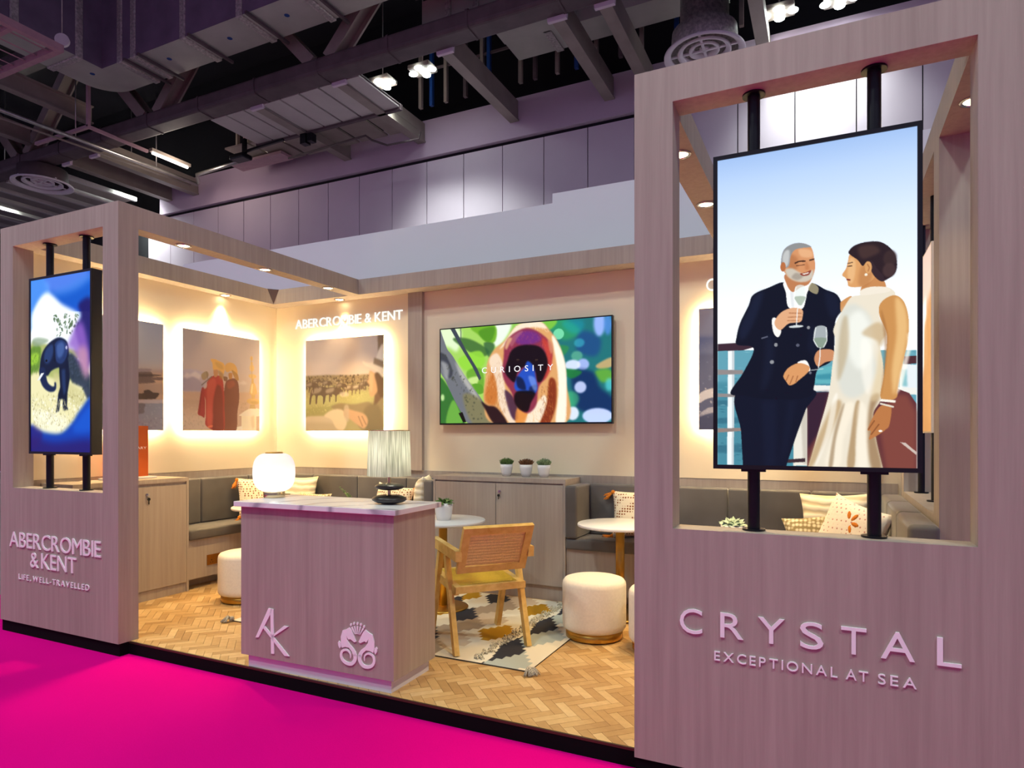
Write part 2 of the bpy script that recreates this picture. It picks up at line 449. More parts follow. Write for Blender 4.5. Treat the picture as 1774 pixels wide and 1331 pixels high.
ART_COUPLE = [
 ('p','5d9bad',[(1,623),(996,654),(996,1002),(1,1015)],1,2,0),
 ('p','3d7f92',[(1,728),(658,741),(658,1006),(1,1015)],0.7,20,0),
 ('p','2b5f75',[(1,788),(289,791),(289,809),(1,806)],0.6,8,0),
 ('p','2b5f75',[(1,847),(289,840),(289,861),(1,865)],0.6,8,0),
 ('p','2b5f75',[(1,937),(289,924),(289,953),(1,961)],0.6,8,0),
 ('h','8fc6cf',[(1,629),(996,660),(996,997),(1,1009)],0.5,1.5,(160, 60, 3, 6, 5)),
 ('h','23566c',[(1,650),(658,669),(658,1001),(1,1009)],0.5,1.5,(170, 60, 3, 6, 6)),
 ('p','5fb0b8',[(514,698),(605,689),(605,745),(514,743)],0.8,3,0),
 ('p','2e7f94',[(523,716),(605,712),(605,731),(523,730)],0.7,4,0),
 ('p','dfe6ea',[(922,692),(996,697),(996,769),(922,762)],1,3,0),
 ('p','74b3bb',[(926,708),(951,709),(955,760),(926,757)],0.8,4,0),
 ('p','e6e6e0',[(496,747),(996,764),(996,784),(496,766)],1,2,0),
 ('p','5e2f33',[(478,771),(914,766),(963,779),(996,811),(996,1002),(478,1009)],1,3,0),
 ('p','84483c',[(881,783),(955,784),(996,837),(996,1002),(856,1004),(830,890)],0.8,18,0),
 ('p','2a1c30',[(478,771),(587,767),(532,901),(478,946)],0.8,12,0),
 ('p','d9d2c8',[(922,923),(947,925),(996,952),(994,960)],0.8,3,0),
 ('p','e3ded2',[(413,839),(450,825),(478,814),(478,997),(408,998)],1,2,0),
 ('p','b9b2a4',[(445,833),(478,822),(478,992),(459,992)],0.7,6,0),
 ('p','3b2a30',[(375,979),(468,974),(468,986),(375,990)],1,2,0),
 ('p','e8eef0',[(60,625),(94,626),(90,999),(54,999)],1,1.5,0),
 ('p','b9c3c8',[(82,626),(96,626),(92,999),(80,999)],0.8,2,0),
 ('p','8b8484',[(1,687),(142,692),(142,704),(1,704)],1,1.5,0),
 ('p','8b8484',[(1,765),(123,770),(123,779),(1,777)],1,1.5,0),
 ('p','8b7d78',[(1,880),(133,879),(133,889),(1,894)],1,1.5,0),
 ('p','3b2733',[(1,603),(133,603),(207,619),(142,628),(1,626)],1,1.5,0),
 ('p','4b2b31',[(939,671),(996,670),(996,693),(939,694)],1,2,0),
 ('s','0e1426',[(118,760),(505,760),(470,825),(422,907),(370,1004),(337,1080),(147,1084),(142,1007),(131,889)],1,1.5,0),
 ('p','161e36',[(241,791),(318,792),(318,999),(260,1000)],0.45,30,0),
 ('p','18213a',[(385,793),(422,793),(375,947),(337,999)],0.35,26,0),
 ('s','0d1222',[(197,451),(280,432),(358,420),(403,450),(496,430),(569,454),(629,475),(651,519),(618,556),(605,667),(532,699),(514,749),(496,780),(413,790),(241,786),(152,775),(72,765),(142,701),(200,624),(110,609),(107,582),(128,536),(172,485)],1,1.5,0),
 ('s','1c2540',[(202,457),(251,445),(221,511),(172,573),(133,595),(123,559),(172,497)],0.55,18,0),
 ('s','1c2540',[(569,459),(622,479),(640,518),(605,545),(578,510)],0.4,20,0),
 ('s','1e2742',[(270,577),(309,624),(289,716),(241,762),(260,657)],0.35,24,0),
 ('p','141b32',[(496,551),(532,586),(514,665),(478,630)],0.5,18,0),
 ('s','f4f4f2',[(358,421),(413,414),(478,426),(501,430),(478,460),(455,507),(385,501),(370,454)],1,1.5,0),
 ('p','cfd4da',[(389,450),(408,451),(413,502),(399,501)],0.7,4,0),
 ('s','b87950',[(370,394),(496,404),(487,432),(445,441),(403,453),(373,426)],1,3,0),
 ('s','cf9063',[(349,367),(354,327),(389,307),(450,303),(498,319),(514,355),(519,383),(503,413),(464,424),(413,418),(375,400)],1,2,0),
 ('s','a5673f',[(385,335),(431,349),(422,386),(385,384)],0.6,14,0),
 ('s','e3b084',[(436,321),(496,328),(505,349),(450,345)],0.8,10,0),
 ('s','8b8c8d',[(345,367),(349,333),(368,312),(413,301),(459,304),(500,318),(455,318),(415,322),(394,341),(386,369),(362,376)],1,3,0),
 ('s','c9cbca',[(351,344),(366,322),(389,324),(383,363),(364,371)],0.8,5,0),
 ('s','c6bdae',[(368,381),(403,379),(441,394),(478,402),(507,389),(503,415),(464,425),(413,418),(378,401)],1,4,0),
 ('s','8d8277',[(422,394),(459,406),(431,417),(399,407)],0.6,6,0),
 ('s','8a3f33',[(442,398),(473,395),(498,390),(487,404),(459,406)],1,2,0),
 ('p','f0e6da',[(452,399),(489,396),(482,400),(461,402)],1,1.5,0),
 ('l','3a241a',[(415,364),(436,359),(470,360)],0.95,2,9),
 ('l','3a241a',[(489,359),(514,357)],0.95,2,9),
 ('l','5a3322',[(422,372),(467,371)],0.7,3,6),
 ('s','b57045',[(473,361),(490,382),(478,389),(467,383)],0.6,5,0),
 ('e','b26b40',[(355,371),(14,15)],1,2,0),
 ('s','9c9273',[(503,430),(534,446),(526,466),(485,450)],0.9,3,0),
 ('s','efece8',[(297,536),(318,532),(345,572),(328,592),(305,576)],1,1.5,0),
 ('s','daa57d',[(310,546),(342,516),(399,503),(452,510),(455,533),(442,549),(385,551),(339,570)],1,2,0),
 ('l','9c6240',[(385,518),(450,522)],0.7,2,6),
 ('l','9c6240',[(380,531),(450,533)],0.7,2,6),
 ('l','9c6240',[(377,542),(436,544)],0.6,2,6),
 ('s','dfe8e6',[(422,436),(468,439),(472,477),(454,496),(431,495),(411,474)],0.72,1.5,0),
 ('s','9fae9d',[(415,469),(471,472),(454,495),(433,494)],0.8,2,0),
 ('l','f2f5f4',[(422,437),(411,474),(433,495)],0.9,1.5,4),
 ('l','f2f5f4',[(468,439),(472,477),(454,496)],0.9,1.5,4),
 ('l','eef2f2',[(442,496),(429,509),(424,561)],0.9,1.5,5),
 ('e','dfe6e6',[(422,562),(37,4)],0.9,1.5,0),
 ('s','efece8',[(429,675),(473,670),(494,698),(482,704),(459,689)],1,1.5,0),
 ('s','d39561',[(357,715),(383,691),(436,677),(487,688),(483,706),(433,732),(420,739),(389,746),(371,733)],1,2,0),
 ('l','8e5430',[(385,712),(370,732)],0.7,2,6),
 ('l','8e5430',[(408,716),(389,744)],0.7,2,6),
 ('l','8e5430',[(431,716),(420,737)],0.7,2,6),
 ('e','8b8d93',[(318,616),(9,6)],1,1.5,0),
 ('e','8b8d93',[(297,670),(11,6)],1,1.5,0),
 ('e','55586a',[(431,621),(9,5)],1,1.5,0),
 ('e','8b8d93',[(485,568),(8,5)],1,1.5,0),
 ('e','6b6d7a',[(494,709),(7,4)],1,1.5,0),
 ('l','6d7083',[(241,593),(275,588)],0.8,1.5,8),
 ('s','c98f58',[(649,494),(697,481),(684,520),(649,529),(642,507)],1,2,0),
 ('s','c58861',[(514,665),(537,640),(605,642),(615,670),(569,678),(532,690)],1,2,0),
 ('s','e2d9c6',[(741,464),(788,459),(864,463),(901,485),(856,497),(830,512),(827,549),(857,599),(830,630),(843,685),(847,734),(834,796),(798,841),(813,917),(843,999),(872,1079),(431,1089),(482,1003),(532,896),(585,778),(603,689),(618,612),(609,578),(649,527),(693,485),(741,479)],1,1.5,0),
 ('s','cfd3cc',[(649,530),(710,505),(788,553),(779,629),(813,706),(745,781),(658,779),(622,701),(631,624)],0.8,22,0),
 ('s','eef0e8',[(684,548),(745,529),(796,596),(788,672),(728,704),(675,636)],0.75,24,0),
 ('s','b39468',[(532,907),(613,801),(649,813),(587,907),(514,991),(482,997)],0.75,14,0),
 ('s','f0e6d2',[(658,813),(710,813),(658,912),(640,995),(569,996),(605,907)],0.8,14,0),
 ('s','a07f55',[(715,808),(736,808),(719,901),(710,995),(675,995),(693,901)],0.75,8,0),
 ('s','f3ead8',[(728,813),(771,836),(771,994),(723,995)],0.7,12,0),
 ('s','8c6a45',[(788,792),(830,782),(798,841),(813,917),(839,999),(788,999),(771,890)],0.75,12,0),
 ('s','b99a6c',[(822,565),(857,599),(834,641),(813,619),(745,595)],0.6,12,0),
 ('s','d8c39a',[(830,641),(843,706),(839,782),(788,798),(813,717)],0.6,14,0),
 ('s','a98a5a',[(649,558),(675,542),(684,625),(658,702),(629,735),(631,646)],0.45,16,0),
 ('s','f7f4ea',[(605,795),(629,779),(605,879),(542,974),(519,991),(569,896)],0.6,10,0),
 ('s','7d5f3c',[(649,818),(661,813),(622,912),(605,996),(585,996),(613,890)],0.55,8,0),
 ('s','fbf6ea',[(745,616),(788,640),(796,727),(771,781),(745,715)],0.5,16,0),
 ('s','c28652',[(745,452),(772,417),(834,430),(856,464),(788,459),(743,471)],1,3,0),
 ('s','e8dfcf',[(741,466),(788,458),(862,463),(876,476),(813,480),(743,481)],1,2,0),
 ('s','d49b63',[(688,354),(723,352),(779,383),(805,428),(755,452),(712,455),(682,450),(677,437),(672,429),(665,423),(651,414),(670,395),(679,374)],1,2,0),
 ('s','e9bf8c',[(688,366),(715,379),(710,423),(693,444),(677,415)],0.6,8,0),
 ('s','a86d40',[(745,392),(796,417),(771,454),(728,446)],0.5,14,0),
 ('s','33242a',[(775,377),(830,343),(893,380),(901,421),(860,441),(834,444),(805,428),(788,408)],1,3,0),
 ('s','2a1d22',[(682,345),(709,329),(762,322),(830,326),(882,351),(907,386),(901,421),(856,439),(843,426),(813,402),(792,381),(769,381),(749,393),(726,374),(689,355)],1,3,0),
 ('s','5a4038',[(728,336),(796,333),(830,354),(788,367),(745,370)],0.5,14,0),
 ('e','3a2a2a',[(876,378),(31,24)],0.9,6,0),
 ('e','453232',[(872,413),(30,21)],0.9,6,0),
 ('e','d29b63',[(776,399),(16,18)],1,2,0),
 ('l','9a5f38',[(771,388),(781,400),(774,411)],0.7,2,6),
 ('e','f0ead8',[(765,420),(7,4)],1,1.5,0),
 ('l','7c2f28',[(672,429),(691,432)],1,2,9),
 ('l','3a221c',[(677,390),(700,389)],0.9,2,6),
 ('l','2a1a18',[(677,381),(703,379)],0.8,2,5),
 ('s','c48c50',[(856,496),(901,489),(940,511),(960,560),(957,624),(939,677),(915,756),(901,794),(834,792),(847,728),(860,647),(860,599),(829,549),(827,516)],1,2,0),
 ('s','e8c083',[(901,498),(943,527),(955,602),(922,719),(893,783),(885,707),(906,601)],0.75,14,0),
 ('s','8f5c30',[(834,528),(864,599),(860,674),(843,755),(834,782),(851,642)],0.5,8,0),
 ('s','b57544',[(834,815),(881,816),(874,869),(856,886),(805,908),(778,915),(788,890),(772,886),(798,847)],1,2,0),
 ('l','6e3d20',[(805,858),(775,886)],0.7,2,6),
 ('l','6e3d20',[(826,869),(788,901)],0.7,2,6),
 ('l','efe9dc',[(832,798),(901,803)],1,1.5,14),
 ('l','d9d2c2',[(830,808),(893,819)],1,1.5,10),
 ('e','f5f2ea',[(832,890),(9,3)],1,1.5,0),
 ('p','fff8ea',[(955,602),(979,625),(930,762),(906,783),(922,719),(955,645)],0.7,8,0),
 ('s','dfe8e6',[(522,568),(573,570),(577,611),(560,632),(532,631),(511,608)],0.7,1.5,0),
 ('s','7f927f',[(512,603),(576,605),(560,631),(534,630)],0.8,2,0),
 ('l','f2f5f4',[(522,568),(511,608),(532,631)],0.9,1.5,4),
 ('l','f2f5f4',[(573,570),(577,611),(560,632)],0.9,1.5,4),
 ('l','eef2f2',[(544,632),(542,665),(534,696)],0.9,1.5,5),
 ('l','d8dede',[(496,701),(560,698)],0.7,1.5,5),
]
ART_ELEPHANT = [
 ('p','1b50c8',[(-13,-10),(1009,2),(1009,225),(-13,178)],1,2,0),
 ('s','4d93ee',[(-13,-2),(243,1),(343,111),(116,285),(-13,289)],0.9,24,0),
 ('s','0a57c4',[(343,86),(636,61),(1009,18),(1009,162),(754,189),(539,154)],0.95,22,0),
 ('s','7fa9ff',[(268,-2),(871,-6),(1009,34),(754,92),(393,97)],0.5,30,0),
 ('s','f2f8ff',[(38,180),(268,82),(539,162),(754,213),(825,249),(754,311),(636,371),(393,379),(38,350),(13,281)],1,20,0),
 ('s','ffffff',[(38,282),(393,280),(393,379),(38,384)],0.9,16,0),
 ('s','a9b36a',[(0,383),(167,372),(707,423),(917,478),(917,702),(0,690)],1,10,0),
 ('s','5f8a2c',[(0,400),(167,388),(167,473),(116,539),(0,553)],0.9,10,0),
 ('s','9ccc3b',[(13,434),(141,430),(116,480),(13,494)],0.9,8,0),
 ('s','8aa085',[(38,342),(167,338),(318,360),(141,388),(38,376)],0.8,8,0),
 ('s','e8e2b0',[(0,553),(393,579),(917,622),(917,751),(636,887),(268,903),(0,860)],1,12,0),
 ('s','f6f3d8',[(38,758),(393,778),(636,821),(491,895),(141,869)],0.8,18,0),
 ('s','c9c389',[(393,546),(707,618),(917,686),(825,741),(515,697)],0.7,14,0),
 ('n','3f5a32',[(380,213),(813,232),(801,361),(380,337)],0.8,1,(70, 10)),
 ('n','e9f2d0',[(660,438),(917,494),(940,623),(660,552)],0.9,1,(60, 9)),
 ('n','7d8a45',[(636,453),(963,527),(963,671),(660,601)],0.8,1,(50, 9)),
 ('n','fffdf0',[(13,690),(917,686),(707,879),(38,852)],0.7,1,(160, 8)),
 ('n','8d8352',[(13,673),(917,670),(707,862),(38,852)],0.45,1,(130, 7)),
 ('h','e8e6b8',[(0,656),(940,655),(825,782),(515,887),(38,852)],0.6,1,(260, 34, -80, 30, 3)),
 ('h','8f8a4a',[(0,656),(940,655),(825,782),(515,887),(38,852)],0.5,1,(200, 30, -80, 30, 3)),
 ('h','55702c',[(0,400),(167,388),(167,540),(0,553)],0.6,1,(60, 30, -70, 40, 4)),
 ('p','1a2745',[(491,416),(707,447),(871,509),(986,576),(998,696),(940,703),(860,637),(707,610),(612,551)],0.85,8,0),
 ('p','0c1730',[(486,482),(636,478),(664,585),(626,666),(617,739),(636,760),(554,765),(544,697),(510,701),(486,767),(432,775),(457,721),(471,672),(505,631),(491,556)],1,2.5,0),
 ('s','0e1a36',[(268,392),(368,362),(486,348),(600,369),(643,409),(636,470),(564,517),(454,521),(355,536),(293,562),(213,554),(157,553),(162,490),(197,432)],1,2.5,0),
 ('s','15244a',[(162,515),(243,517),(268,564),(298,602),(368,624),(407,622),(407,604),(435,605),(437,638),(393,655),(306,652),(218,626),(167,587),(152,548)],1,2.5,0),
 ('s','22396e',[(422,380),(527,363),(617,395),(617,453),(544,496),(454,489),(405,438)],0.9,5,0),
 ('s','4a68a8',[(454,390),(535,376),(576,406),(544,450),(479,465),(447,431)],0.7,8,0),
 ('s','2c4780',[(268,409),(368,383),(393,421),(343,478),(268,492),(230,458)],0.7,8,0),
 ('p','081024',[(393,396),(417,393),(430,480),(405,488)],0.8,4,0),
 ('p','2c467c',[(527,532),(588,530),(600,657),(564,681),(535,615)],0.6,8,0),
 ('e','05080f',[(273,475),(18,7)],1,2,0),
 ('p','e4e8ee',[(182,546),(233,544),(162,581),(111,588)],1,1.5,0),
 ('e','c8d4e8',[(609,410),(16,10)],0.9,2,0),
 ('h','efe6b0',[(368,695),(684,699),(684,789),(368,786)],0.8,1,(70, 36, -80, 30, 3)),
 ('s','1a1560',[(801,175),(1009,162),(1032,433),(917,542),(825,427),(754,311),(848,242)],0.95,20,0),
 ('s','8e5fc2',[(754,295),(871,283),(963,431),(963,575),(871,541),(707,423),(612,420),(660,372)],0.85,26,0),
 ('s','d9a0a0',[(801,426),(940,430),(963,575),(871,565)],0.6,26,0),
 ('s','0d3fae',[(1032,704),(825,766),(707,830),(491,895),(141,878),(0,852),(0,1031),(1032,1022)],1,20,0),
 ('s','241a6a',[(0,912),(393,945),(1009,927),(1009,1022),(0,1031)],0.9,30,0),
 ('s','1560d8',[(1032,736),(871,782),(707,879),(1032,871)],0.6,24,0),
 ('s','2b1c6d',[(0,852),(192,886),(167,945),(0,980)],0.7,18,0),
]
ART_MONKEY = [
 ('p','9fcf5e',[(-15,-29),(437,-21),(437,1020),(-15,1015)],1,2,0),
 ('s','e2f3cf',[(-10,0),(130,18),(113,235),(63,202),(3,140)],0.9,22,0),
 ('s','eef7f2',[(342,6),(445,6),(390,184),(342,206)],0.9,20,0),
 ('s','6fae2b',[(197,-1),(342,-1),(350,153),(302,174),(246,87)],1,6,0),
 ('s','3d7d1e',[(246,46),(342,19),(326,150),(278,145)],0.6,10,0),
 ('s','3f6b33',[(80,108),(188,121),(310,256),(262,318),(188,256)],0.9,6,0),
 ('s','2f5a38',[(278,172),(342,192),(326,311),(302,308)],0.8,8,0),
 ('s','8fd33c',[(122,318),(246,249),(286,361),(229,463),(147,430)],0.9,12,0),
 ('s','5f9c2a',[(172,459),(262,439),(278,629),(229,680),(188,623)],0.8,10,0),
 ('s','d7ef9a',[(188,528),(246,519),(229,599),(180,568)],0.8,8,0),
 ('s','5a9a2b',[(205,597),(262,601),(278,682),(229,693)],1,4,0),
 ('s','2f6a2e',[(-10,528),(54,615),(122,811),(155,1003),(-10,1001)],0.95,8,0),
 ('s','7fc04a',[(80,755),(130,893),(139,1003),(37,1002)],0.7,12,0),
 ('e','c8e8a0',[(14,724),(12,36)],0.9,5,0),
 ('p','1f6f74',[(634,-19),(1001,-9),(1001,1021),(634,1016)],1,10,0),
 ('s','2e9a5e',[(634,-6),(751,-2),(836,123),(751,200),(678,102)],0.8,26,0),
 ('s','7fc23e',[(627,-7),(707,4),(678,77),(656,74)],0.9,6,0),
 ('s','1c3f86',[(836,123),(940,198),(919,369),(815,308)],0.7,26,0),
 ('s','12a0c0',[(736,21),(850,24),(836,135),(779,128)],0.4,24,0),
 ('e','9fb6ff',[(936,61),(30,123)],0.9,14,0),
 ('e','5b8ff0',[(980,79),(20,98)],0.7,16,0),
 ('e','7fe0b0',[(716,135),(30,53)],0.85,4,0),
 ('e','5aaa8f',[(816,358),(31,47)],0.8,6,0),
 ('e','3fc4d0',[(829,234),(28,42)],0.5,10,0),
 ('e','a9b8f5',[(849,443),(33,55)],0.9,8,0),
 ('s','c8a871',[(919,456),(1001,389),(1001,475),(940,494)],0.9,8,0),
 ('s','6ab030',[(912,517),(988,498),(1001,598),(947,619)],0.8,14,0),
 ('s','0a1a58',[(794,508),(899,516),(940,668),(1001,769),(1001,916),(836,887),(794,709)],0.75,26,0),
 ('e','dfe6ff',[(793,444),(42,50)],0.9,10,0),
 ('e','cfd8ff',[(835,661),(32,57)],0.85,8,0),
 ('e','e8ecff',[(793,911),(34,66)],0.9,8,0),
 ('e','c6d4ff',[(925,939),(79,74)],0.95,10,0),
 ('e','58d0d8',[(987,645),(20,61)],0.7,14,0),
 ('e','48c07a',[(786,772),(42,76)],0.6,20,0),
 ('s','1f7a3a',[(758,480),(843,512),(801,571),(765,556)],0.9,5,0),
 ('s','2f8a4a',[(715,247),(772,266),(751,340),(722,324)],0.8,6,0),
 ('p','3b4450',[(63,-7),(92,-8),(164,227),(238,437),(262,533),(250,559),(205,407),(130,196)],1,3,0),
 ('l','4a5058',[(132,-2),(134,114)],0.8,2,8),
 ('s','6d7078',[(-10,0),(20,100),(46,214),(80,287),(130,428),(197,597),(262,749),(326,939),(338,1006),(188,1004),(139,894),(88,741),(37,559),(-10,389)],1,4,0),
 ('s','31343f',[(-10,250),(37,282),(80,452),(54,519),(3,390)],0.8,10,0),
 ('s','b3b5b5',[(3,335),(54,394),(46,532),(20,461)],0.7,14,0),
 ('s','c9c6bd',[(97,343),(164,513),(246,735),(229,747),(139,538)],0.7,14,0),
 ('s','80794f',[(147,703),(246,735),(302,898),(326,999),(205,997)],0.8,20,0),
 ('n','3a3d33',[(-6,223),(97,343),(310,952),(188,977)],0.6,2,(60, 12)),
 ('p','14110f',[(118,893),(143,880),(168,990),(147,989)],1,3,0),
 ('s','d9a066',[(475,24),(552,-2),(619,7),(671,101),(715,221),(747,403),(758,606),(751,1011),(342,1006),(278,776),(286,548),(302,362),(342,246),(406,160)],1,6,0),
 ('s','f4e6cf',[(475,24),(552,-2),(619,7),(649,73),(582,51),(499,66),(437,163),(374,249),(406,173)],0.9,10,0),
 ('s','fbf1e0',[(678,153),(715,234),(751,416),(761,657),(751,1005),(700,1004),(715,705),(707,450)],0.95,12,0),
 ('s','c26d2c',[(302,576),(342,446),(374,555),(358,766),(334,819),(286,763)],0.85,16,0),
 ('s','efdcc8',[(310,363),(358,287),(398,424),(406,636),(445,902),(475,1008),(437,1007),(374,820),(350,553)],0.85,10,0),
 ('s','7e2a12',[(664,574),(700,602),(700,832),(664,1010),(612,1009),(649,804)],0.9,12,0),
 ('s','1a0812',[(262,776),(302,818),(358,846),(421,1007),(342,1006),(286,857)],0.9,6,0),
 ('s','30143a',[(406,663),(468,771),(483,955),(452,955),(421,822)],0.8,12,0),
 ('s','f7ead6',[(582,828),(634,727),(649,804),(619,958),(589,1009),(514,1008),(544,904)],0.85,10,0),
 ('s','e08a3c',[(483,850),(537,878),(521,1008),(475,1008),(468,929)],0.8,12,0),
 ('h','fff2dc',[(475,24),(619,7),(678,115),(634,97),(499,79),(406,186)],0.5,1,(120, 34, 60, 30, 3)),
 ('h','fff6e6',[(693,219),(751,416),(761,999),(707,998),(715,578)],0.5,1,(120, 44, 75, 20, 4)),
 ('h','9a5320',[(294,469),(374,369),(406,636),(437,902),(374,900),(286,763)],0.45,1,(150, 44, 100, 25, 4)),
 ('h','f6dcb0',[(294,361),(374,262),(406,557),(374,714),(294,630)],0.4,1,(120, 40, 100, 25, 3)),
 ('h','e59a4c',[(475,850),(678,601),(693,998),(475,994)],0.45,1,(140, 40, 80, 35, 4)),
 ('h','5a1c0c',[(619,649),(700,628),(678,997),(612,996)],0.5,1,(90, 44, 85, 20, 4)),
 ('s','8a3048',[(406,199),(445,112),(506,60),(559,61),(619,120),(664,203),(682,294),(675,422),(649,548),(604,648),(589,828),(537,904),(475,824),(445,691),(406,583),(390,476),(398,344)],1,8,0),
 ('s','c8402f',[(619,159),(671,242),(675,447),(634,572),(619,443),(641,316)],0.8,14,0),
 ('s','6a2c86',[(468,128),(514,81),(582,96),(619,172),(589,207),(529,226),(475,194)],0.85,14,0),
 ('s','b06a78',[(437,150),(483,90),(514,81),(483,143),(445,230)],0.6,10,0),
 ('h','b5506a',[(413,200),(506,67),(619,120),(678,294),(649,522),(619,288),(529,174),(445,256),(406,477)],0.5,1,(160, 30, 80, 60, 3)),
 ('h','e0604a',[(619,172),(678,256),(671,473),(634,547)],0.5,1,(80, 34, 80, 25, 3)),
 ('s','100711',[(445,270),(499,223),(589,233),(638,303),(656,433),(627,572),(597,596),(582,491),(537,435),(483,483),(468,587),(437,559),(406,477),(421,373)],0.95,12,0),
 ('s','1d4fc0',[(540,384),(574,439),(589,569),(597,660),(574,717),(514,695),(475,680),(462,626),(475,548),(499,485),(521,447)],0.95,8,0),
 ('s','0a1230',[(475,535),(514,564),(529,669),(483,641)],0.8,10,0),
 ('s','0a1230',[(552,645),(589,621),(582,685),(552,697)],0.7,8,0),
 ('s','86a2e8',[(544,540),(582,556),(593,660),(574,672)],0.6,10,0),
 ('s','0c0508',[(483,680),(582,698),(559,801),(537,891),(483,850),(460,758)],0.9,10,0),
 ('e','2a1a18',[(483,369),(9,10)],0.9,3,0),
 ('e','2a1a18',[(591,379),(9,10)],0.9,3,0),
 ('l','5a4638',[(475,362),(492,364)],0.7,2,4),
 ('l','5a4638',[(583,372),(600,374)],0.7,2,4),
 ('s','d9a37c',[(406,226),(425,142),(448,145),(437,190),(417,254)],0.9,5,0),
 ('s','d08a68',[(656,189),(682,218),(685,295),(671,319)],0.8,5,0),
]
ART_MONKS = [
 ('s','a89bb0',[(0,413),(299,430),(299,629),(0,625)],0.9,12,0),
 ('p','8a7f9b',[(0,494),(73,448),(172,481),(247,538),(222,602),(0,615)],0.95,6,0),
 ('p','e8dcd8',[(12,473),(49,434),(85,447),(147,411),(222,446),(197,490),(122,464),(49,490)],0.7,6,0),
 ('p','b5a29a',[(679,510),(765,460),(868,486),(997,489),(997,581),(679,598)],0.8,8,0),
 ('p','d9ccc4',[(693,498),(765,462),(824,489),(765,504)],0.6,5,0),
 ('p','bb9478',[(0,620),(1004,575),(1004,999),(0,1004)],1,6,0),
 ('s','a88569',[(0,706),(222,706),(222,800),(0,787)],0.5,14,0),
 ('s','cfae92',[(0,868),(273,872),(273,997),(0,999)],0.6,16,0),
 ('n','c9a888',[(6,655),(222,644),(222,987),(6,989)],0.5,2,(60, 9)),
 ('n','94795f',[(6,817),(247,810),(247,987),(6,989)],0.5,2,(70, 8)),
 ('n','a07f5c',[(707,685),(824,680),(824,792),(707,796)],0.7,2,(30, 10)),
 ('s','efe2c8',[(722,823),(853,758),(997,758),(997,833),(736,839)],1,2,0),
 ('p','f3e3bd',[(739,839),(951,834),(951,999),(739,1000)],1,2,0),
 ('p','c8ab7e',[(868,847),(920,823),(928,948),(898,983),(875,926)],0.7,5,0),
 ('p','fbf0d8',[(672,957),(750,945),(750,1000),(664,1001)],0.9,3,0),
 ('p','a8834c',[(861,712),(928,710),(943,755),(853,758)],1,2,0),
 ('e','c79a52',[(906,676),(93,34)],1,2,0),
 ('e','8f6a35',[(928,689),(60,20)],0.6,6,0),
 ('p','b98c48',[(875,599),(936,596),(928,647),(883,649)],1,2,0),
 ('s','c59850',[(853,589),(875,486),(928,482),(961,583),(928,602),(875,604)],1,2,0),
 ('s','e8c988',[(868,577),(886,496),(901,495),(890,587)],0.8,4,0),
 ('p','b58844',[(880,429),(913,427),(913,483),(880,485)],1,2,0),
 ('e','c79a52',[(895,405),(57,25)],1,2,0),
 ('e','c49550',[(886,315),(33,38)],1,2,0),
 ('e','c49550',[(883,265),(18,16)],1,2,0),
 ('e','c49550',[(881,212),(20,25)],1,2,0),
 ('l','a87c3c',[(881,192),(889,428)],0.9,2,8),
 ('s','4a211a',[(518,520),(566,463),(650,446),(693,487),(707,574),(707,685),(686,796),(664,1001),(511,1001),(498,737)],1,3,0),
 ('s','6d2c20',[(539,497),(622,470),(650,512),(566,561)],0.8,6,0),
 ('s','a5622a',[(566,398),(615,394),(608,449),(573,452)],1,3,0),
 ('s','c98a3c',[(522,315),(573,286),(636,293),(676,334),(686,399),(650,413),(608,372),(553,388),(522,369)],1,3,0),
 ('s','8a5a22',[(608,362),(686,399),(700,464),(650,446)],0.9,4,0),
 ('s','5a3a28',[(498,436),(553,442),(539,481),(505,478)],1,3,0),
 ('s','8c1f1c',[(286,515),(351,447),(430,430),(484,458),(505,586),(509,737),(498,1002),(286,955),(273,851),(273,694),(247,601)],1,3,0),
 ('s','4a1512',[(371,657),(417,527),(484,587),(498,845),(498,1002),(364,1002),(357,806)],0.9,8,0),
 ('s','b5382c',[(299,524),(377,466),(404,528),(364,689),(357,933),(299,945),(286,745)],0.75,8,0),
 ('s','7a1a1a',[(222,581),(254,580),(267,746),(260,862),(222,852),(178,832),(190,749)],1,3,0),
 ('l','4a0f12',[(222,602),(199,832)],0.8,3,6),
 ('s','e05a3a',[(299,955),(357,939),(357,960),(312,968)],0.7,3,0),
 ('s','b06a3c',[(371,382),(424,372),(424,430),(384,450)],1,3,0),
 ('s','d8953c',[(335,274),(390,268),(430,280),(498,301),(518,347),(498,414),(471,395),(417,372),(367,377),(357,314)],1,3,0),
 ('s','8f5c20',[(430,377),(498,414),(484,469),(450,450)],0.8,5,0),
 ('s','a06a2c',[(390,295),(471,309),(498,360),(430,355)],0.5,8,0),
 ('s','8a7250',[(222,436),(286,399),(312,439),(273,484),(235,487)],1,3,0),
 ('l','4a3a2c',[(222,545),(351,447)],1,2,9),
 ('l','5a4632',[(286,404),(299,472)],0.9,2,6),
 ('s','c9c2bc',[(258,553),(286,515),(286,557),(260,579)],0.8,3,0),
]
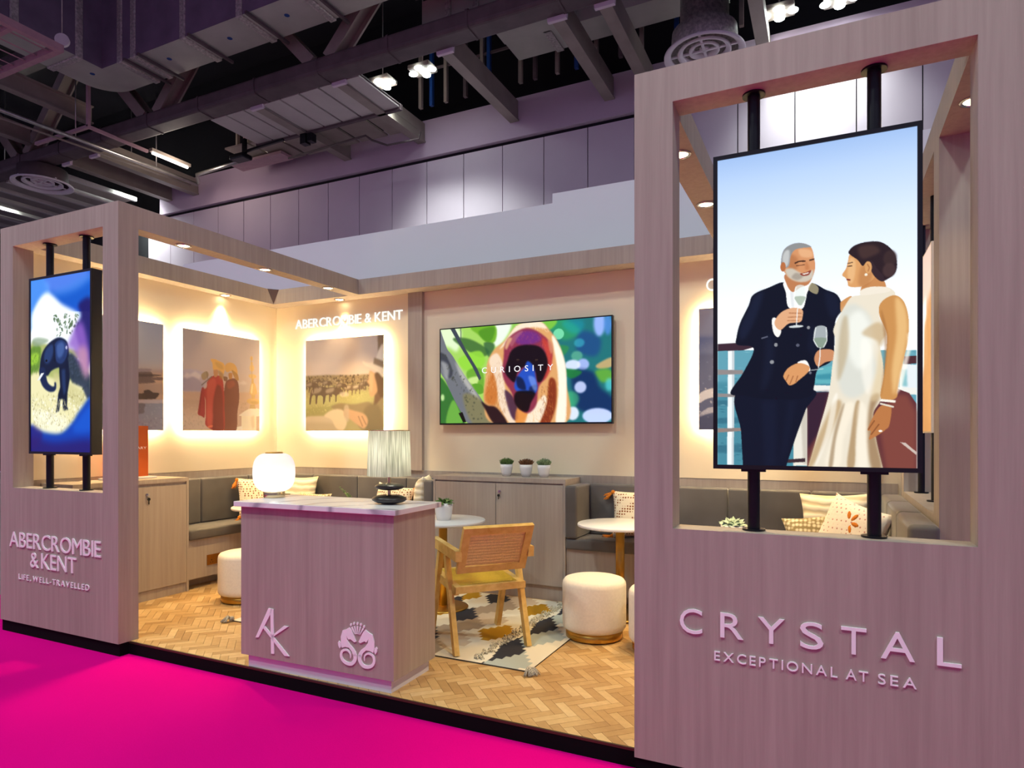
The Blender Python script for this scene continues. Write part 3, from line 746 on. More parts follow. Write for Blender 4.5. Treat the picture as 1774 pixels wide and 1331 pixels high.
ART_SAFARI = [
 ('p','c0a896',[(-7,245),(894,272),(894,419),(-7,401)],0.8,20,0),
 ('s','ab9788',[(274,67),(809,64),(809,175),(274,182)],0.5,24,0),
 ('p','6b5636',[(-7,391),(274,389),(590,406),(873,403),(873,547),(-7,518)],1,3,0),
 ('p','8a7c45',[(-7,518),(894,493),(894,990),(-7,987)],1,5,0),
 ('s','9c9a4c',[(-7,635),(366,607),(851,583),(851,694),(457,723),(-7,792)],0.8,12,0),
 ('s','7a7434',[(-7,752),(411,722),(274,834),(-7,850)],0.7,10,0),
 ('n','2e2216',[(5,392),(851,408),(851,565),(5,558)],0.85,1.5,(190, 8)),
 ('n','b09a70',[(5,411),(851,426),(851,583),(5,558)],0.5,1.5,(60, 7)),
 ('n','b5ac5c',[(5,558),(851,583),(590,726),(5,831)],0.5,1.5,(120, 6)),
 ('h','6f6a2c',[(5,616),(873,566),(873,695),(457,761),(5,831)],0.5,1,(160, 14, -80, 25, 2)),
 ('h','b3ad62',[(5,616),(873,566),(873,695),(457,761),(5,831)],0.5,1,(140, 14, -80, 25, 2)),
 ('s','3a2a1c',[(76,550),(123,517),(216,516),(309,534),(355,578),(350,635),(332,615),(323,606),(263,623),(253,700),(235,699),(230,622),(170,615),(156,697),(137,697),(132,610),(90,616),(71,701),(52,697),(62,608)],1,1.5,0),
 ('s','8f7a60',[(85,554),(146,529),(216,527),(193,573),(99,590)],0.7,4,0),
 ('s','3a2a1c',[(265,555),(304,527),(382,526),(459,542),(497,578),(493,626),(478,610),(470,602),(420,616),(413,681),(397,680),(393,616),(343,609),(331,679),(316,679),(312,605),(277,611),(261,682),(245,678),(253,604)],1,1.5,0),
 ('s','8f7a60',[(273,558),(324,537),(382,536),(363,574),(285,588)],0.7,4,0),
 ('s','3a2a1c',[(7,484),(36,463),(92,463),(149,475),(177,501),(174,536),(163,524),(157,518),(121,528),(115,575),(104,574),(101,528),(64,523),(55,573),(44,572),(41,520),(16,524),(4,575),(-7,572),(-2,518)],1,1.5,0),
 ('s','8f7a60',[(13,486),(50,471),(92,470),(78,498),(21,507)],0.7,4,0),
 ('s','4a3624',[(515,530),(542,510),(595,510),(648,521),(674,546),(671,580),(661,568),(656,563),(621,573),(616,618),(605,617),(603,572),(568,568),(560,616),(550,616),(547,565),(523,569),(512,618),(501,615),(507,563)],1,1.5,0),
 ('s','c0a880',[(520,532),(555,518),(595,517),(582,543),(528,553)],0.7,4,0),
 ('s','4a3624',[(619,527),(643,509),(692,509),(739,518),(763,542),(761,572),(751,562),(747,557),(716,566),(711,607),(701,606),(699,565),(667,561),(660,605),(651,605),(648,559),(626,562),(617,607),(607,605),(612,557)],1,1.5,0),
 ('s','c9b48c',[(624,529),(655,516),(692,515),(680,539),(631,548)],0.7,4,0),
 ('s','3a2a1c',[(411,503),(434,487),(479,487),(524,496),(546,518),(544,546),(535,536),(530,531),(501,540),(497,577),(488,577),(486,539),(457,535),(450,576),(441,576),(438,533),(418,536),(409,578),(400,575),(405,532)],1,1.5,0),
 ('s','8f7a60',[(416,506),(445,493),(479,493),(468,515),(423,523)],0.7,4,0),
 ('s','3a2a1c',[(705,498),(724,483),(763,483),(802,491),(821,510),(820,535),(812,527),(808,522),(783,530),(779,563),(771,563),(769,529),(744,526),(738,562),(730,562),(728,524),(711,527),(703,563),(695,561),(699,523)],1,1.5,0),
 ('s','8f7a60',[(709,500),(734,489),(763,488),(754,508),(714,515)],0.7,4,0),
 ('s','3a2a1c',[(233,471),(253,456),(295,456),(336,465),(357,484),(355,510),(347,501),(342,497),(316,504),(312,539),(303,538),(301,504),(274,500),(268,537),(260,537),(258,498),(239,501),(231,539),(222,537),(226,497)],1,1.5,0),
 ('s','8f7a60',[(237,473),(264,462),(295,461),(285,482),(243,489)],0.7,4,0),
 ('s','3a2a1c',[(752,465),(770,452),(804,452),(839,460),(856,477),(854,499),(847,491),(844,487),(821,494),(818,523),(811,523),(809,493),(787,490),(782,522),(775,522),(773,488),(758,491),(751,523),(744,521),(747,487)],1,1.5,0),
 ('s','8f7a60',[(756,467),(778,457),(804,457),(796,474),(761,480)],0.7,4,0),
 ('s','3a2a1c',[(97,440),(116,427),(153,427),(191,434),(209,452),(208,475),(200,467),(196,463),(172,470),(168,501),(161,501),(159,470),(135,466),(129,499),(122,499),(120,464),(103,467),(95,501),(88,499),(91,463)],1,1.5,0),
 ('s','8f7a60',[(101,442),(125,432),(153,431),(144,450),(106,456)],0.7,4,0),
 ('s','d8c8a8',[(457,590),(546,584),(568,622),(479,629)],0.7,4,0),
 ('p','5a4632',[(926,-2),(1000,-1),(1000,241),(932,237)],1,5,0),
 ('s','4a3220',[(936,402),(1000,369),(1004,1009),(809,1008),(787,897),(873,732),(894,585)],1,6,0),
 ('s','b07c4e',[(830,370),(883,391),(936,421),(941,549),(894,622),(841,639),(821,564),(834,527),(798,480),(819,453)],1,4,0),
 ('s','c99562',[(830,398),(873,418),(862,584),(834,564)],0.6,5,0),
 ('s','3d2818',[(894,401),(1000,405),(1004,661),(941,623),(915,512)],1,5,0),
 ('s','6e5c38',[(343,740),(457,700),(635,717),(809,693),(894,732),(1004,661),(1004,1009),(765,1008),(590,839),(457,799)],1,4,0),
 ('s','4f4228',[(765,767),(936,733),(1000,1009),(787,1008)],0.7,12,0),
 ('s','b5a17c',[(-7,850),(274,834),(366,816),(457,998),(-7,1002)],1,6,0),
 ('s','94805a',[(-7,909),(366,912),(457,1004),(-7,1002)],0.6,10,0),
 ('s','d0b98c',[(251,834),(366,769),(501,781),(546,894),(501,989),(411,969),(343,873)],1,4,0),
 ('s','b88355',[(524,762),(635,783),(765,822),(809,897),(765,971),(678,933),(590,876),(513,838)],1,4,0),
 ('l','7a5232',[(689,840),(744,952)],0.7,2,7),
 ('l','7a5232',[(733,840),(787,934)],0.7,2,7),
 ('s','b09a78',[(513,734),(568,735),(568,895),(513,856)],0.7,4,0),
 ('s','cfc0a8',[(739,267),(809,286),(894,272),(936,164),(1000,113),(1004,433),(936,393),(851,343),(776,312)],1,3,0),
 ('s','e3d6c0',[(905,272),(947,173),(1000,131),(1000,295)],0.6,6,0),
 ('p','5c4a38',[(886,234),(1000,277),(1000,350),(873,298)],1,3,0),
]
ART_RIVER = [
 ('p','6b4a52',[(-113,522),(999,428),(999,506),(-113,589)],0.4,30,0),
 ('p','b98d6a',[(-113,547),(999,457),(999,556),(-113,630)],0.7,26,0),
 ('s','4a3a38',[(52,508),(769,438),(843,455),(876,467),(881,525),(843,566),(52,628)],1,4,0),
 ('s','75656a',[(94,498),(801,433),(854,452),(769,466),(94,517)],1,3,0),
 ('s','2e2422',[(52,542),(876,477),(876,501),(52,566)],0.8,3,0),
 ('p','54403c',[(865,505),(999,498),(999,526),(865,536)],1,3,0),
 ('p','8f7468',[(-32,625),(999,556),(999,664),(-32,717)],0.7,18,0),
 ('s','2a2220',[(506,680),(769,661),(790,636),(843,624),(887,645),(953,652),(920,697),(865,711),(506,726)],1,3,0),
 ('p','a8a0ae',[(-113,759),(999,708),(999,742),(-113,788)],1,8,0),
 ('p','6a7390',[(-113,788),(999,742),(999,1008),(-113,1013)],1,8,0),
 ('n','9aa6c0',[(-113,788),(999,742),(999,998),(-113,1004)],0.6,3,(120, 14)),
 ('n','454d6e',[(-113,871),(999,841),(999,998),(-113,1004)],0.6,4,(90, 16)),
 ('s','3a3138',[(506,763),(785,751),(795,799),(769,847),(506,836)],0.7,6,0),
]
ART_WAKE = [
 ('p','3d4568',[(-4,238),(1470,335),(1470,476),(-4,398)],1,20,0),
 ('p','2a3050',[(-4,369),(1470,450),(1470,1018),(-4,1015)],1,24,0),
 ('s','a8a8b8',[(-1,717),(91,662),(430,617),(916,581),(916,661),(430,715),(104,734),(7,775)],0.9,6,0),
 ('s','8f90a5',[(7,891),(50,834),(171,808),(799,793),(799,847),(171,851)],0.8,6,0),
 ('n','c9c9d6',[(-1,659),(916,607),(916,876),(-1,906)],0.6,2,(150, 9)),
 ('n','4a5274',[(-1,282),(1460,373),(1460,705),(-1,659)],0.6,3,(160, 12)),
 ('p','1a1e38',[(-1,877),(1470,896),(1470,1018),(-1,1015)],0.8,24,0),
]

# ---------------------------------------------------------------- flat pictures (print / screen) painted into a colour attribute
def _smooth(pts, n=6):
    P = np.array(pts, float); m = len(P); out = []
    for i in range(m):
        p0, p1, p2, p3 = P[i - 1], P[i], P[(i + 1) % m], P[(i + 2) % m]
        for t in np.arange(n) / n:
            out.append(0.5 * ((2 * p1) + (p2 - p0) * t + (2 * p0 - 5 * p1 + 4 * p2 - p3) * t * t + (3 * p1 - p0 - 3 * p2 + p3) * t ** 3))
    return np.array(out)
def _blur(a, r):
    r = int(round(r))
    if r < 1: return a
    for ax in (0, 1):
        for _ in range(2):
            pad = [(0, 0), (0, 0)]; pad[ax] = (r + 1, r)
            c = np.cumsum(np.pad(a, pad, mode='edge'), axis=ax)
            n = 2 * r + 1
            a = (c[n:, :] - c[:-n, :]) / n if ax == 0 else (c[:, n:] - c[:, :-n]) / n
    return a
def _mask(P, w, h, x0, y0, x1, y1):
    """even-odd fill, 2x2 supersampled, of polygon P (pixel coords) in the window"""
    ys, xs = np.mgrid[y0 * 2:y1 * 2, x0 * 2:x1 * 2]
    X = (xs + 0.5) / 2; Y = (ys + 0.5) / 2
    ins = np.zeros(X.shape, bool)
    n = len(P)
    for i in range(n):
        ax, ay = P[i]; bx, by = P[(i + 1) % n]
        if ay == by: continue
        c = ((ay > Y) != (by > Y))
        ins ^= c & (X < (bx - ax) * (Y - ay) / (by - ay) + ax)
    a = ins.astype(np.float32)
    return a.reshape(y1 - y0, 2, x1 - x0, 2).mean(axis=(1, 3))
def paint(ops, w, h, base, k=1.0, seed=3):
    rng = np.random.RandomState(seed)
    img = np.zeros((h, w, 3), np.float32)
    vs = np.linspace(0, 1, h)
    for ch in range(3):
        img[:, :, ch] = np.interp(vs, [b[0] for b in base], [int(b[1][2 * ch:2 * ch + 2], 16) / 255 for b in base])[:, None]
    sx, sy = w / 1000.0, h / 1000.0
    def blend(P, col, al, fe):
        pad = int(fe * k * sx * 2) + 2
        x0 = max(0, int(P[:, 0].min()) - pad); x1 = min(w, int(P[:, 0].max()) + pad + 1)
        y0 = max(0, int(P[:, 1].min()) - pad); y1 = min(h, int(P[:, 1].max()) + pad + 1)
        if x1 <= x0 or y1 <= y0: return
        a = _blur(_mask(P, w, h, x0, y0, x1, y1), fe * k * sx / 2)[:, :, None] * al
        c = np.array([int(col[i:i + 2], 16) / 255 for i in (0, 2, 4)], np.float32)
        img[y0:y1, x0:x1] = img[y0:y1, x0:x1] * (1 - a) + c * a
    for kind, col, pts, al, fe, ex in ops:
        P = np.array(pts, float) * (sx, sy)
        if kind == 'p': blend(P, col, al, fe)
        elif kind == 's': blend(_smooth(P), col, al, fe)
        elif kind == 'e':
            t = np.linspace(0, 2 * np.pi, 28, endpoint=False)
            blend(P[0] + np.stack([np.cos(t) * P[1][0], np.sin(t) * P[1][1]], 1), col, al, fe)
        elif kind == 'l':
            wd = max(0.5, ex * k * sx / 2)
            for a, b in zip(P[:-1], P[1:]):
                d = b - a; d = d / (np.linalg.norm(d) + 1e-6); nn = np.array([-d[1], d[0]]) * wd
                blend(np.array([a + nn, b + nn, b - nn, a - nn]), col, al, fe)
        elif kind == 'h':
            cnt, ln, ang, spread, wid = ex
            lo, hi = P.min(0), P.max(0); got = 0; n = len(P)
            for _ in range(cnt * 4):
                c = lo + rng.rand(2) * (hi - lo); ins = False
                for i in range(n):
                    a, b = P[i], P[(i + 1) % n]
                    if (a[1] > c[1]) != (b[1] > c[1]) and c[0] < (b[0] - a[0]) * (c[1] - a[1]) / (b[1] - a[1]) + a[0]: ins = not ins
                if not ins: continue
                th = math.radians(ang + (rng.rand() - 0.5) * 2 * spread); l2 = ln * k * sx * (0.4 + 0.6 * rng.rand()) / 2; w2 = max(0.35, wid * k * sx / 2)
                d = np.array([math.cos(th), math.sin(th)]); nn = np.array([-d[1], d[0]]) * w2
                blend(np.array([c - d * l2, c + nn, c + d * l2, c - nn]), col, al * (0.4 + 0.6 * rng.rand()), fe)
                got += 1
                if got >= cnt: break
        elif kind == 'n':
            cnt, size = ex
            lo, hi = P.min(0), P.max(0); got = 0
            for _ in range(cnt * 3):
                c = lo + rng.rand(2) * (hi - lo)
                ins = False; n = len(P)
                for i in range(n):
                    a, b = P[i], P[(i + 1) % n]
                    if (a[1] > c[1]) != (b[1] > c[1]) and c[0] < (b[0] - a[0]) * (c[1] - a[1]) / (b[1] - a[1]) + a[0]: ins = not ins
                if not ins: continue
                r = size * k * sx * (0.3 + 0.7 * rng.rand(2)); th = rng.rand() * 3.14
                t = np.linspace(0, 2 * np.pi, 7, endpoint=False)
                q = np.stack([np.cos(t) * r[0], np.sin(t) * r[1]], 1)
                R = np.array([[math.cos(th), -math.sin(th)], [math.sin(th), math.cos(th)]])
                blend(c + q @ R, col, al * (0.4 + 0.6 * rng.rand()), fe)
                got += 1
                if got >= cnt: break
    return img
def picture_mesh(name, img, o, du, dv):
    """flat sheet: top-left corner o, du along the picture's width, dv down its height"""
    h, w, _ = img.shape
    o = np.array(o, float); du = np.array(du, float); dv = np.array(dv, float)
    u = np.linspace(0, 1, w); v = np.linspace(0, 1, h)
    co = (o + v[:, None, None] * dv + u[None, :, None] * du).reshape(-1, 3)
    idx = np.arange(w * h).reshape(h, w)
    q = np.stack([idx[:-1, :-1], idx[1:, :-1], idx[1:, 1:], idx[:-1, 1:]], -1).reshape(-1, 4)
    me = bpy.data.meshes.new(name)
    me.vertices.add(w * h); me.vertices.foreach_set('co', co.ravel())
    me.loops.add(q.size); me.loops.foreach_set('vertex_index', q.ravel().astype(np.int32))
    me.polygons.add(len(q)); me.polygons.foreach_set('loop_start', np.arange(0, q.size, 4, dtype=np.int32))
    me.update(calc_edges=True)
    l = np.where(img <= 0.04045, img / 12.92, ((np.clip(img, 0, 1) + 0.055) / 1.055) ** 2.4)
    rgba = np.ones((w * h, 4), np.float32); rgba[:, :3] = l.reshape(-1, 3)
    at = me.color_attributes.new('print', 'FLOAT_COLOR', 'POINT')
    at.data.foreach_set('color', rgba.ravel())
    return me

# ---------------------------------------------------------------- lettering
def glyphs(chars):
    got = {}
    tmp = []
    for ch in chars:
        c = bpy.data.curves.new('glyph', 'FONT'); c.body = ch; c.size = 1; c.extrude = 0.5; c.resolution_u = 4
        o = bpy.data.objects.new('glyph', c); COL.objects.link(o); tmp.append((ch, o))
    bpy.context.view_layer.update()
    dg = bpy.context.evaluated_depsgraph_get()
    for ch, o in tmp:
        me = bpy.data.meshes.new_from_object(o.evaluated_get(dg))
        n = len(me.vertices); co = np.empty(n * 3); me.vertices.foreach_get('co', co); co = co.reshape(-1, 3)
        fs = [tuple(p.vertices) for p in me.polygons]
        got[ch] = (co, fs)
        bpy.data.meshes.remove(me)
    for ch, o in tmp:
        c = o.data; bpy.data.objects.remove(o); bpy.data.curves.remove(c)
    return got
GL = glyphs('ABCDEFGHIJKLMNOPQRSTUVWXYZ&,-')
CAP = GL['H'][0][:, 1].max()
def glyph_obj(ch, xa, xb, zb, cap, y_face, depth, mat, parent, name='letter', axis='Y'):
    """raised letter filling xa..xb, standing on zb, its back on the wall at y_face"""
    co, fs = GL[ch]
    s = cap / CAP
    x = co[:, 0]; w = x.max() - x.min()
    xx = xa + (x - x.min()) / w * (xb - xa)
    zz = zb + co[:, 1] * s
    yy = y_face - (co[:, 2] + 0.5) * depth
    mb = MB(); mb.add(list(zip(xx, yy, zz)), fs)
    return obj(name, mb, mat, parent)
def text_line(text, x0, x1, zb, cap, y_face, depth, mat, parent, gap=0.28, space=0.55, name='letter', xs=1.0):
    ws = [0 if c == ' ' else float(np.ptp(GL[c][0][:, 0])) for c in text]
    tot = 0
    for i, c in enumerate(text):
        tot += space if c == ' ' else ws[i]
        if i < len(text) - 1: tot += 0 if (c == ' ' or text[i + 1] == ' ') else gap * CAP
    k = (x1 - x0) / tot; x = x0
    for i, c in enumerate(text):
        if c == ' ': x += space * k; continue
        glyph_obj(c, x, x + ws[i] * k, zb, cap, y_face, depth, mat, parent, name)
        x += ws[i] * k
        if i < len(text) - 1 and text[i + 1] != ' ': x += gap * CAP * k

# ================================================================ THE SETTING
FY = 2.95                      # front face of the two towers
ZB, ZT = 2.97, 3.13            # underside and top of all beams
XL, YR = -5.89, 5.78           # inner faces of left wall and rear wall
XC = -2.655                    # booth's middle

struct('floor_hall', MB().box(-34, 16, -14, 15.7, -0.16, -0.131), M['concrete'])
struct('floor', MB().box(-16, 7, -4.5, 3.6, -0.13, -0.09), M['carpet'], 'bright magenta exhibition carpet of the aisle')
deck = struct('floor_platform', MB().box(-5.99, 0.70, 3.03, 5.92, -0.09, -0.010), M['deck_black'], 'low black platform under the booth with herringbone oak floor')
obj('edge_strip', MB().box(-4.50, -0.80, 3.028, 3.040, -0.012, 0.0005), plain('bronze_floor_trim', '4a3a2c', 0.4, 0.5), deck)

def herringbone(root):
    L, W = 0.186, 0.054
    X0, X1, Y0, Y1 = -5.98, 0.69, 3.041, 5.78
    gap = 0.0010
    c45 = math.sqrt(0.5)
    sa, ca = math.sin(YAW), math.cos(YAW)
    def proj(x, y):
        d = -sa * x + ca * y
        return 887 + FPX * (ca * x + sa * y) / d, 753 + FPX * CAM_H / d, d
    def clip(poly):
        for ax, lim, sg in ((0, X0, 1), (0, X1, -1), (1, Y0, 1), (1, Y1, -1)):
            res = []
            for i in range(len(poly)):
                a, b = poly[i - 1], poly[i]
                ia, ib = sg * (a[ax] - lim) >= 0, sg * (b[ax] - lim) >= 0
                if ia != ib:
                    t = (lim - a[ax]) / (b[ax] - a[ax])
                    res.append((a[0] + t * (b[0] - a[0]), a[1] + t * (b[1] - a[1])))
                if ib: res.append(b)
            poly = res
            if len(poly) < 3: return []
        return poly
    planks = []
    N = 110
    for k in range(-N, N):
        for m_ in range(-45, 45):
            ox, oy = k * W + m_ * (L + W), k * W + m_ * (W - L)
            for hv in (0, 1):
                if hv == 0: r = (ox, oy, ox + L, oy + W)
                else: r = (ox + L, oy + W - L, ox + L + W, oy + W)
                q = [(r[0] + gap, r[1] + gap), (r[2] - gap, r[1] + gap), (r[2] - gap, r[3] - gap), (r[0] + gap, r[3] - gap)]
                w = [((x - y) * c45 + XC, (x + y) * c45 + 4.4) for x, y in q]
                w = [(y - 4.4 + XC, -(x - XC) + 4.4) for x, y in w]     # strips run into the depth
                if max(p[0] for p in w) < X0 or min(p[0] for p in w) > X1 or max(p[1] for p in w) < Y0 or min(p[1] for p in w) > Y1: continue
                p = clip(w)
                if len(p) >= 3: planks.append((hv, p, len(p) == 4 and all(abs(a[0] - b[0]) + abs(a[1] - b[1]) < 1e-9 for a, b in zip(p, w))))
    def shown(p):
        cx = sum(a[0] for a in p) / len(p); cy = sum(a[1] for a in p) / len(p)
        px, py, d = proj(cx, cy)
        vis = (238 < px < 425 and py > 1010) or (684 < px < 1098 and py > 1045 + 0)
        if -2.35 > cx > -4.2 and cy > 3.75: vis = False
        if 423 < px < 752 and py < 1212 - 0: vis = vis and py > 1212
        A = abs(sum(p[i - 1][0] * p[i][1] - p[i][0] * p[i - 1][1] for i in range(len(p)))) / 2
        return (A / d ** 3) if vis else 0.0
    order = sorted(range(len(planks)), key=lambda i: -shown(planks[i][1]))
    mains = [i for i in order[:300] if shown(planks[i][1]) > 0]
    ms = set(mains)
    share = {}
    def prism(mb, p, top=0.0):
        area = sum(p[i - 1][0] * p[i][1] - p[i][0] * p[i - 1][1] for i in range(len(p)))
        if area < 0: p = p[::-1]
        n = len(p)
        mb.add([(x, y, -0.010) for x, y in p] + [(x, y, top) for x, y in p],
               [tuple(reversed(range(n))), tuple(range(n, 2 * n))] + [(i, (i + 1) % n, n + (i + 1) % n, n + i) for i in range(n)])
    rest = MB()
    for i, (hv, p, whole) in enumerate(planks):
        top = -0.0006 * random.random()
        if i in ms:
            if whole:
                cx = sum(a[0] for a in p) / 4; cy = sum(a[1] for a in p) / 4
                if hv not in share:
                    mb = MB(); prism(mb, [(a[0] - cx, a[1] - cy) for a in p]); share[hv] = mb.mesh('plank'); share[hv].materials.append(M['plank'])
                obj('plank', share[hv], None, root, loc=(cx, cy, top))
            else:
                mb = MB(); prism(mb, p, top); obj('plank', mb, M['plank'], root)
        else: prism(rest, p, top)
    o = obj('plank_field', rest, M['plank_rest'], root)
    o['kind'] = 'stuff'
herringbone(deck)

def tower(name, x0, x1, label):
    ox0, ox1 = x0 + 0.174, x1 - 0.174
    y0, y1 = FY, 3.10
    mb = MB()
    mb.box(x0, ox0, y0, y1, 0, ZT); mb.box(ox1, x1, y0, y1, 0, ZT)
    mb.box(ox0, ox1, y0, y1, 0, 1.06); mb.box(ox0, ox1, y0, y1, ZB, ZT)
    o = struct(name, mb, M['wood'], label)
    b = struct('baseboard' + name[4:], MB().box(x0 + 0.004, x1 - 0.004, FY + 0.012, 3.03, -0.09, -0.0005), M['deck_black'])
    return o
tower('wall_front_left', -5.983, -4.504, 'left oak tower with a screen hung in its opening')
tower('wall_front_right', -0.801, 0.676, 'right oak tower with a tall screen hung in its opening')

# left wall, rear wall, right open frame
struct('wall_left', MB().box(-5.983, XL, 3.101, 5.88, 0, ZB), M['cream'])
struct('wall_rear', MB().box(XL, 0.50, YR, 5.88, 0, ZB), M['cream'])
struct('wall_right', MB().box(0.50, 0.676, 3.89, 4.07, 0, ZB).box(0.50, 0.676, 4.07, 5.60, 0, 1.06).box(0.50, 0.676, 5.60, 5.88, 0, ZB), M['wood'], 'open oak frame on the right side with a low parapet')
# shallow proud panels on the picture walls
struct('trim_1', MB().box(XL + 0.0005, XL + 0.016, 3.11, 5.655, 1.105, ZB - 0.001), M['cream'])
struct('trim_2', MB().box(-5.687, -3.986, YR - 0.016, YR - 0.0005, 1.105, ZB - 0.001), M['cream'])
struct('trim_3', MB().box(-1.323, 0.37, YR - 0.016, YR - 0.0005, 1.105, ZB - 0.001), M['cream'])
# wooden dado and pilasters
struct('trim_4', MB().box(XL + 0.0005, XL + 0.012, 3.11, YR - 0.013, 0.0, 1.103), M['wood'])
struct('trim_5', MB().box(XL + 0.0005, 0.478, YR - 0.012, YR - 0.0005, 0.0, 1.103), M['wood'])
struct('trim_6', MB().box(-3.985, -3.811, YR - 0.045, YR - 0.0005, 1.104, ZB - 0.001), M['wood'])
struct('trim_7', MB().box(-1.499, -1.325, YR - 0.045, YR - 0.0005, 1.104, ZB - 0.001), M['wood'])
# beams
def beam(name, *b): return struct(name, MB().box(*b), M['wood'])
beam('trim_8', -5.983, -5.72, 3.101, 5.88, ZB, ZT)                 # on the left wall
beam('trim_9', -5.719, 0.499, 5.57, 5.88, ZB, ZT)                  # along the rear wall
beam('trim_10', -4.650, -4.505, 3.101, 5.569, ZB, ZT)              # from the left tower to the rear
beam('trim_11', -0.790, -0.635, 3.101, 5.569, ZB, ZT)              # from the right tower to the rear
beam('trim_12', 0.50, 0.676, 3.101, 5.88, ZB, ZT)                  # right side

struct('trim_14', MB().add([(-5.7185, 5.5685, 2.975), (-5.7185, 5.475, 3.131), (-5.640, 5.5685, 3.131), (-5.7185, 5.5685, 3.131)], [(0, 1, 2), (0, 3, 1), (0, 2, 3), (1, 3, 2)]), M['steel_dark'], 'dark open mitre joint in the rear left beam corner')
# white back of a neighbouring stand
struct('wall_neighbour', MB().box(-9.1, -2.863, 7.0, 7.12, -0.09, 4.145).box(-2.863, 1.6, 7.0, 7.12, -0.09, 4.255), M['partition'], 'tall white back wall of the neighbouring stand')

# hall wall: panels, dark joint line, bulkhead
YW = 15.7
hw = structroot('wall_hall', 'pale panelled hall wall behind the stands')
pw = 1.2
seam0 = -0.2715 * YW
for i in range(-15, 10):
    xa = seam0 + i * pw
    obj('wall_panel', MB().box(xa + 0.012, xa + pw - 0.012, YW, YW + 0.06, -0.09, 9.22), M['hall_paint'], hw)
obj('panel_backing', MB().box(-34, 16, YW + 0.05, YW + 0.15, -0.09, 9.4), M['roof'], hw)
struct('trim_13', MB().box(-21.5, 16, YW - 0.10, YW + 0.3, 9.32, 10.35), M['bulkhead'], 'lilac bulkhead above the hall wall')
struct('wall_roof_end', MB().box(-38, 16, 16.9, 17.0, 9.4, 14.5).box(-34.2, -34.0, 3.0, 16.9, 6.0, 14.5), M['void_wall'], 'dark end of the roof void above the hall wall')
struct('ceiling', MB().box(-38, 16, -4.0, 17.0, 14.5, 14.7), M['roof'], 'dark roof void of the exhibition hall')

# ================================================================ THINGS IN THE BOOTH
def rot2(x, y, a): return (x * math.cos(a) - y * math.sin(a), x * math.sin(a) + y * math.cos(a))

# ---- downlights
def downlight(x, y, label, energy=85, tilt=(0, 0), size=1.5, group='recessed warm downlights in the booth beams'):
    t = thing('downlight', label, 'downlight', (x, y, ZB), group=group)
    obj('ring', MB().lathe([(0.045, -0.0005), (0.060, -0.0005), (0.060, -0.006), (0.050, -0.009), (0.043, -0.004), (0.043, -0.0005)], n=24, cap=False), M['chrome'], t, loc=(0, 0, 0))
    obj('lens', MB().lathe([(0.0001, -0.003), (0.042, -0.003), (0.042, -0.0006), (0.0001, -0.0006)], n=24), M['led_warm'], t, loc=(0, 0, 0))
    d = bpy.data.lights.new('downlight_beam', 'SPOT'); d.energy = energy; d.color = WARM2; d.spot_size = size; d.spot_blend = 0.7; d.shadow_soft_size = 0.04
    l = bpy.data.objects.new('downlight_beam', d); COL.objects.link(l); l.parent = t; l.location = (0, 0, -0.015); l.rotation_euler = (tilt[0], tilt[1], 0)
    return t
DL = [(-4.577, 3.525, 'downlight nearest the left tower in the beam running back from it'),
      (-4.577, 4.355, 'middle downlight of three in the beam behind the left tower'),
      (-4.577, 5.18, 'rearmost downlight in the beam behind the left tower'),
      (-0.712, 3.525, 'front downlight in the beam at the left edge of the tall screen'),
      (-0.712, 4.36, 'second downlight in the beam beside the tall screen'),
      (-0.712, 5.18, 'rear downlight in the beam behind the tall screen'),
      (0.588, 3.525, 'downlight under the right side beam beside the right tower')]
for x, y, lb in DL: downlight(x, y, lb, energy=12 if x > 0 else 110)
WL = [(-5.805, 4.975, 'downlight above the monks picture on the left wall'),
      (-5.805, 3.80, 'downlight above the river boat picture on the left wall'),
      (-4.851, 5.675, 'downlight above the lettering on the rear wall'),
      (-0.46, 5.675, 'downlight above the sea picture on the rear wall')]
for x, y, lb in WL: downlight(x, y, lb, energy=70, size=1.25)

# ---- hung screens
def hung_screen(name, label, x0, x1, img, strength_mat, yf=2.98):
    cx = (x0 + x1) / 2
    t = thing(name, label, 'screen', (cx, 3.03, 1.06), group='tall screens hung on black poles')
    z0, z1 = 1.33, 2.70; b = 0.018
    mb = MB().box(x0, x1, yf + 0.012, yf + 0.08, z0, z1)
    mb.box(x0, x0 + b, yf, yf + 0.0121, z0, z1); mb.box(x1 - b, x1, yf, yf + 0.0121, z0, z1)
    mb.box(x0 + b, x1 - b, yf, yf + 0.0121, z0, z0 + b); mb.box(x0 + b, x1 - b, yf, yf + 0.0121, z1 - b, z1)
    obj('casing', mb, M['black_gloss'], t)
    obj('screen_panel', picture_mesh('screen_panel', img, (x0 + b, yf + 0.006, z1 - b), (x1 - x0 - 2 * b, 0, 0), (0, 0, -(z1 - z0 - 2 * b))), strength_mat, t)
    for s in (-1, 1):
        px = cx + s * 0.231
        for za, zb_, zf in ((1.061, z0 + 0.001, 1.061), (z1 - 0.001, ZB - 0.001, ZB - 0.009)):
            p = obj('pole', MB().cyl((px, 3.045, za), (px, 3.045, zb_), 0.026, n=20), M['black_metal'], t)
            f = obj('flange', MB().cyl((px, 3.045, zf), (px, 3.045, zf + 0.008), 0.048, n=24), M['black_metal'], p)
            q = z0 - 0.012 if zf < 2 else z1
            obj('clamp_plate', MB().box(px - 0.05, px + 0.05, 3.02, 3.058, q, q + 0.012), M['black_metal'], t)
    return t
img = paint(ART_COUPLE, 320, 570, [(0, '9dbbe8'), (0.08, 'b4cdf0'), (0.25, 'd6e5f6'), (0.5, 'f3f8fb'), (0.66, 'f6fafa')], 0.92)
hung_screen('display_screen', 'tall lit screen showing a couple in evening dress on a ship deck', -0.456, 0.330, img, M['screen'])
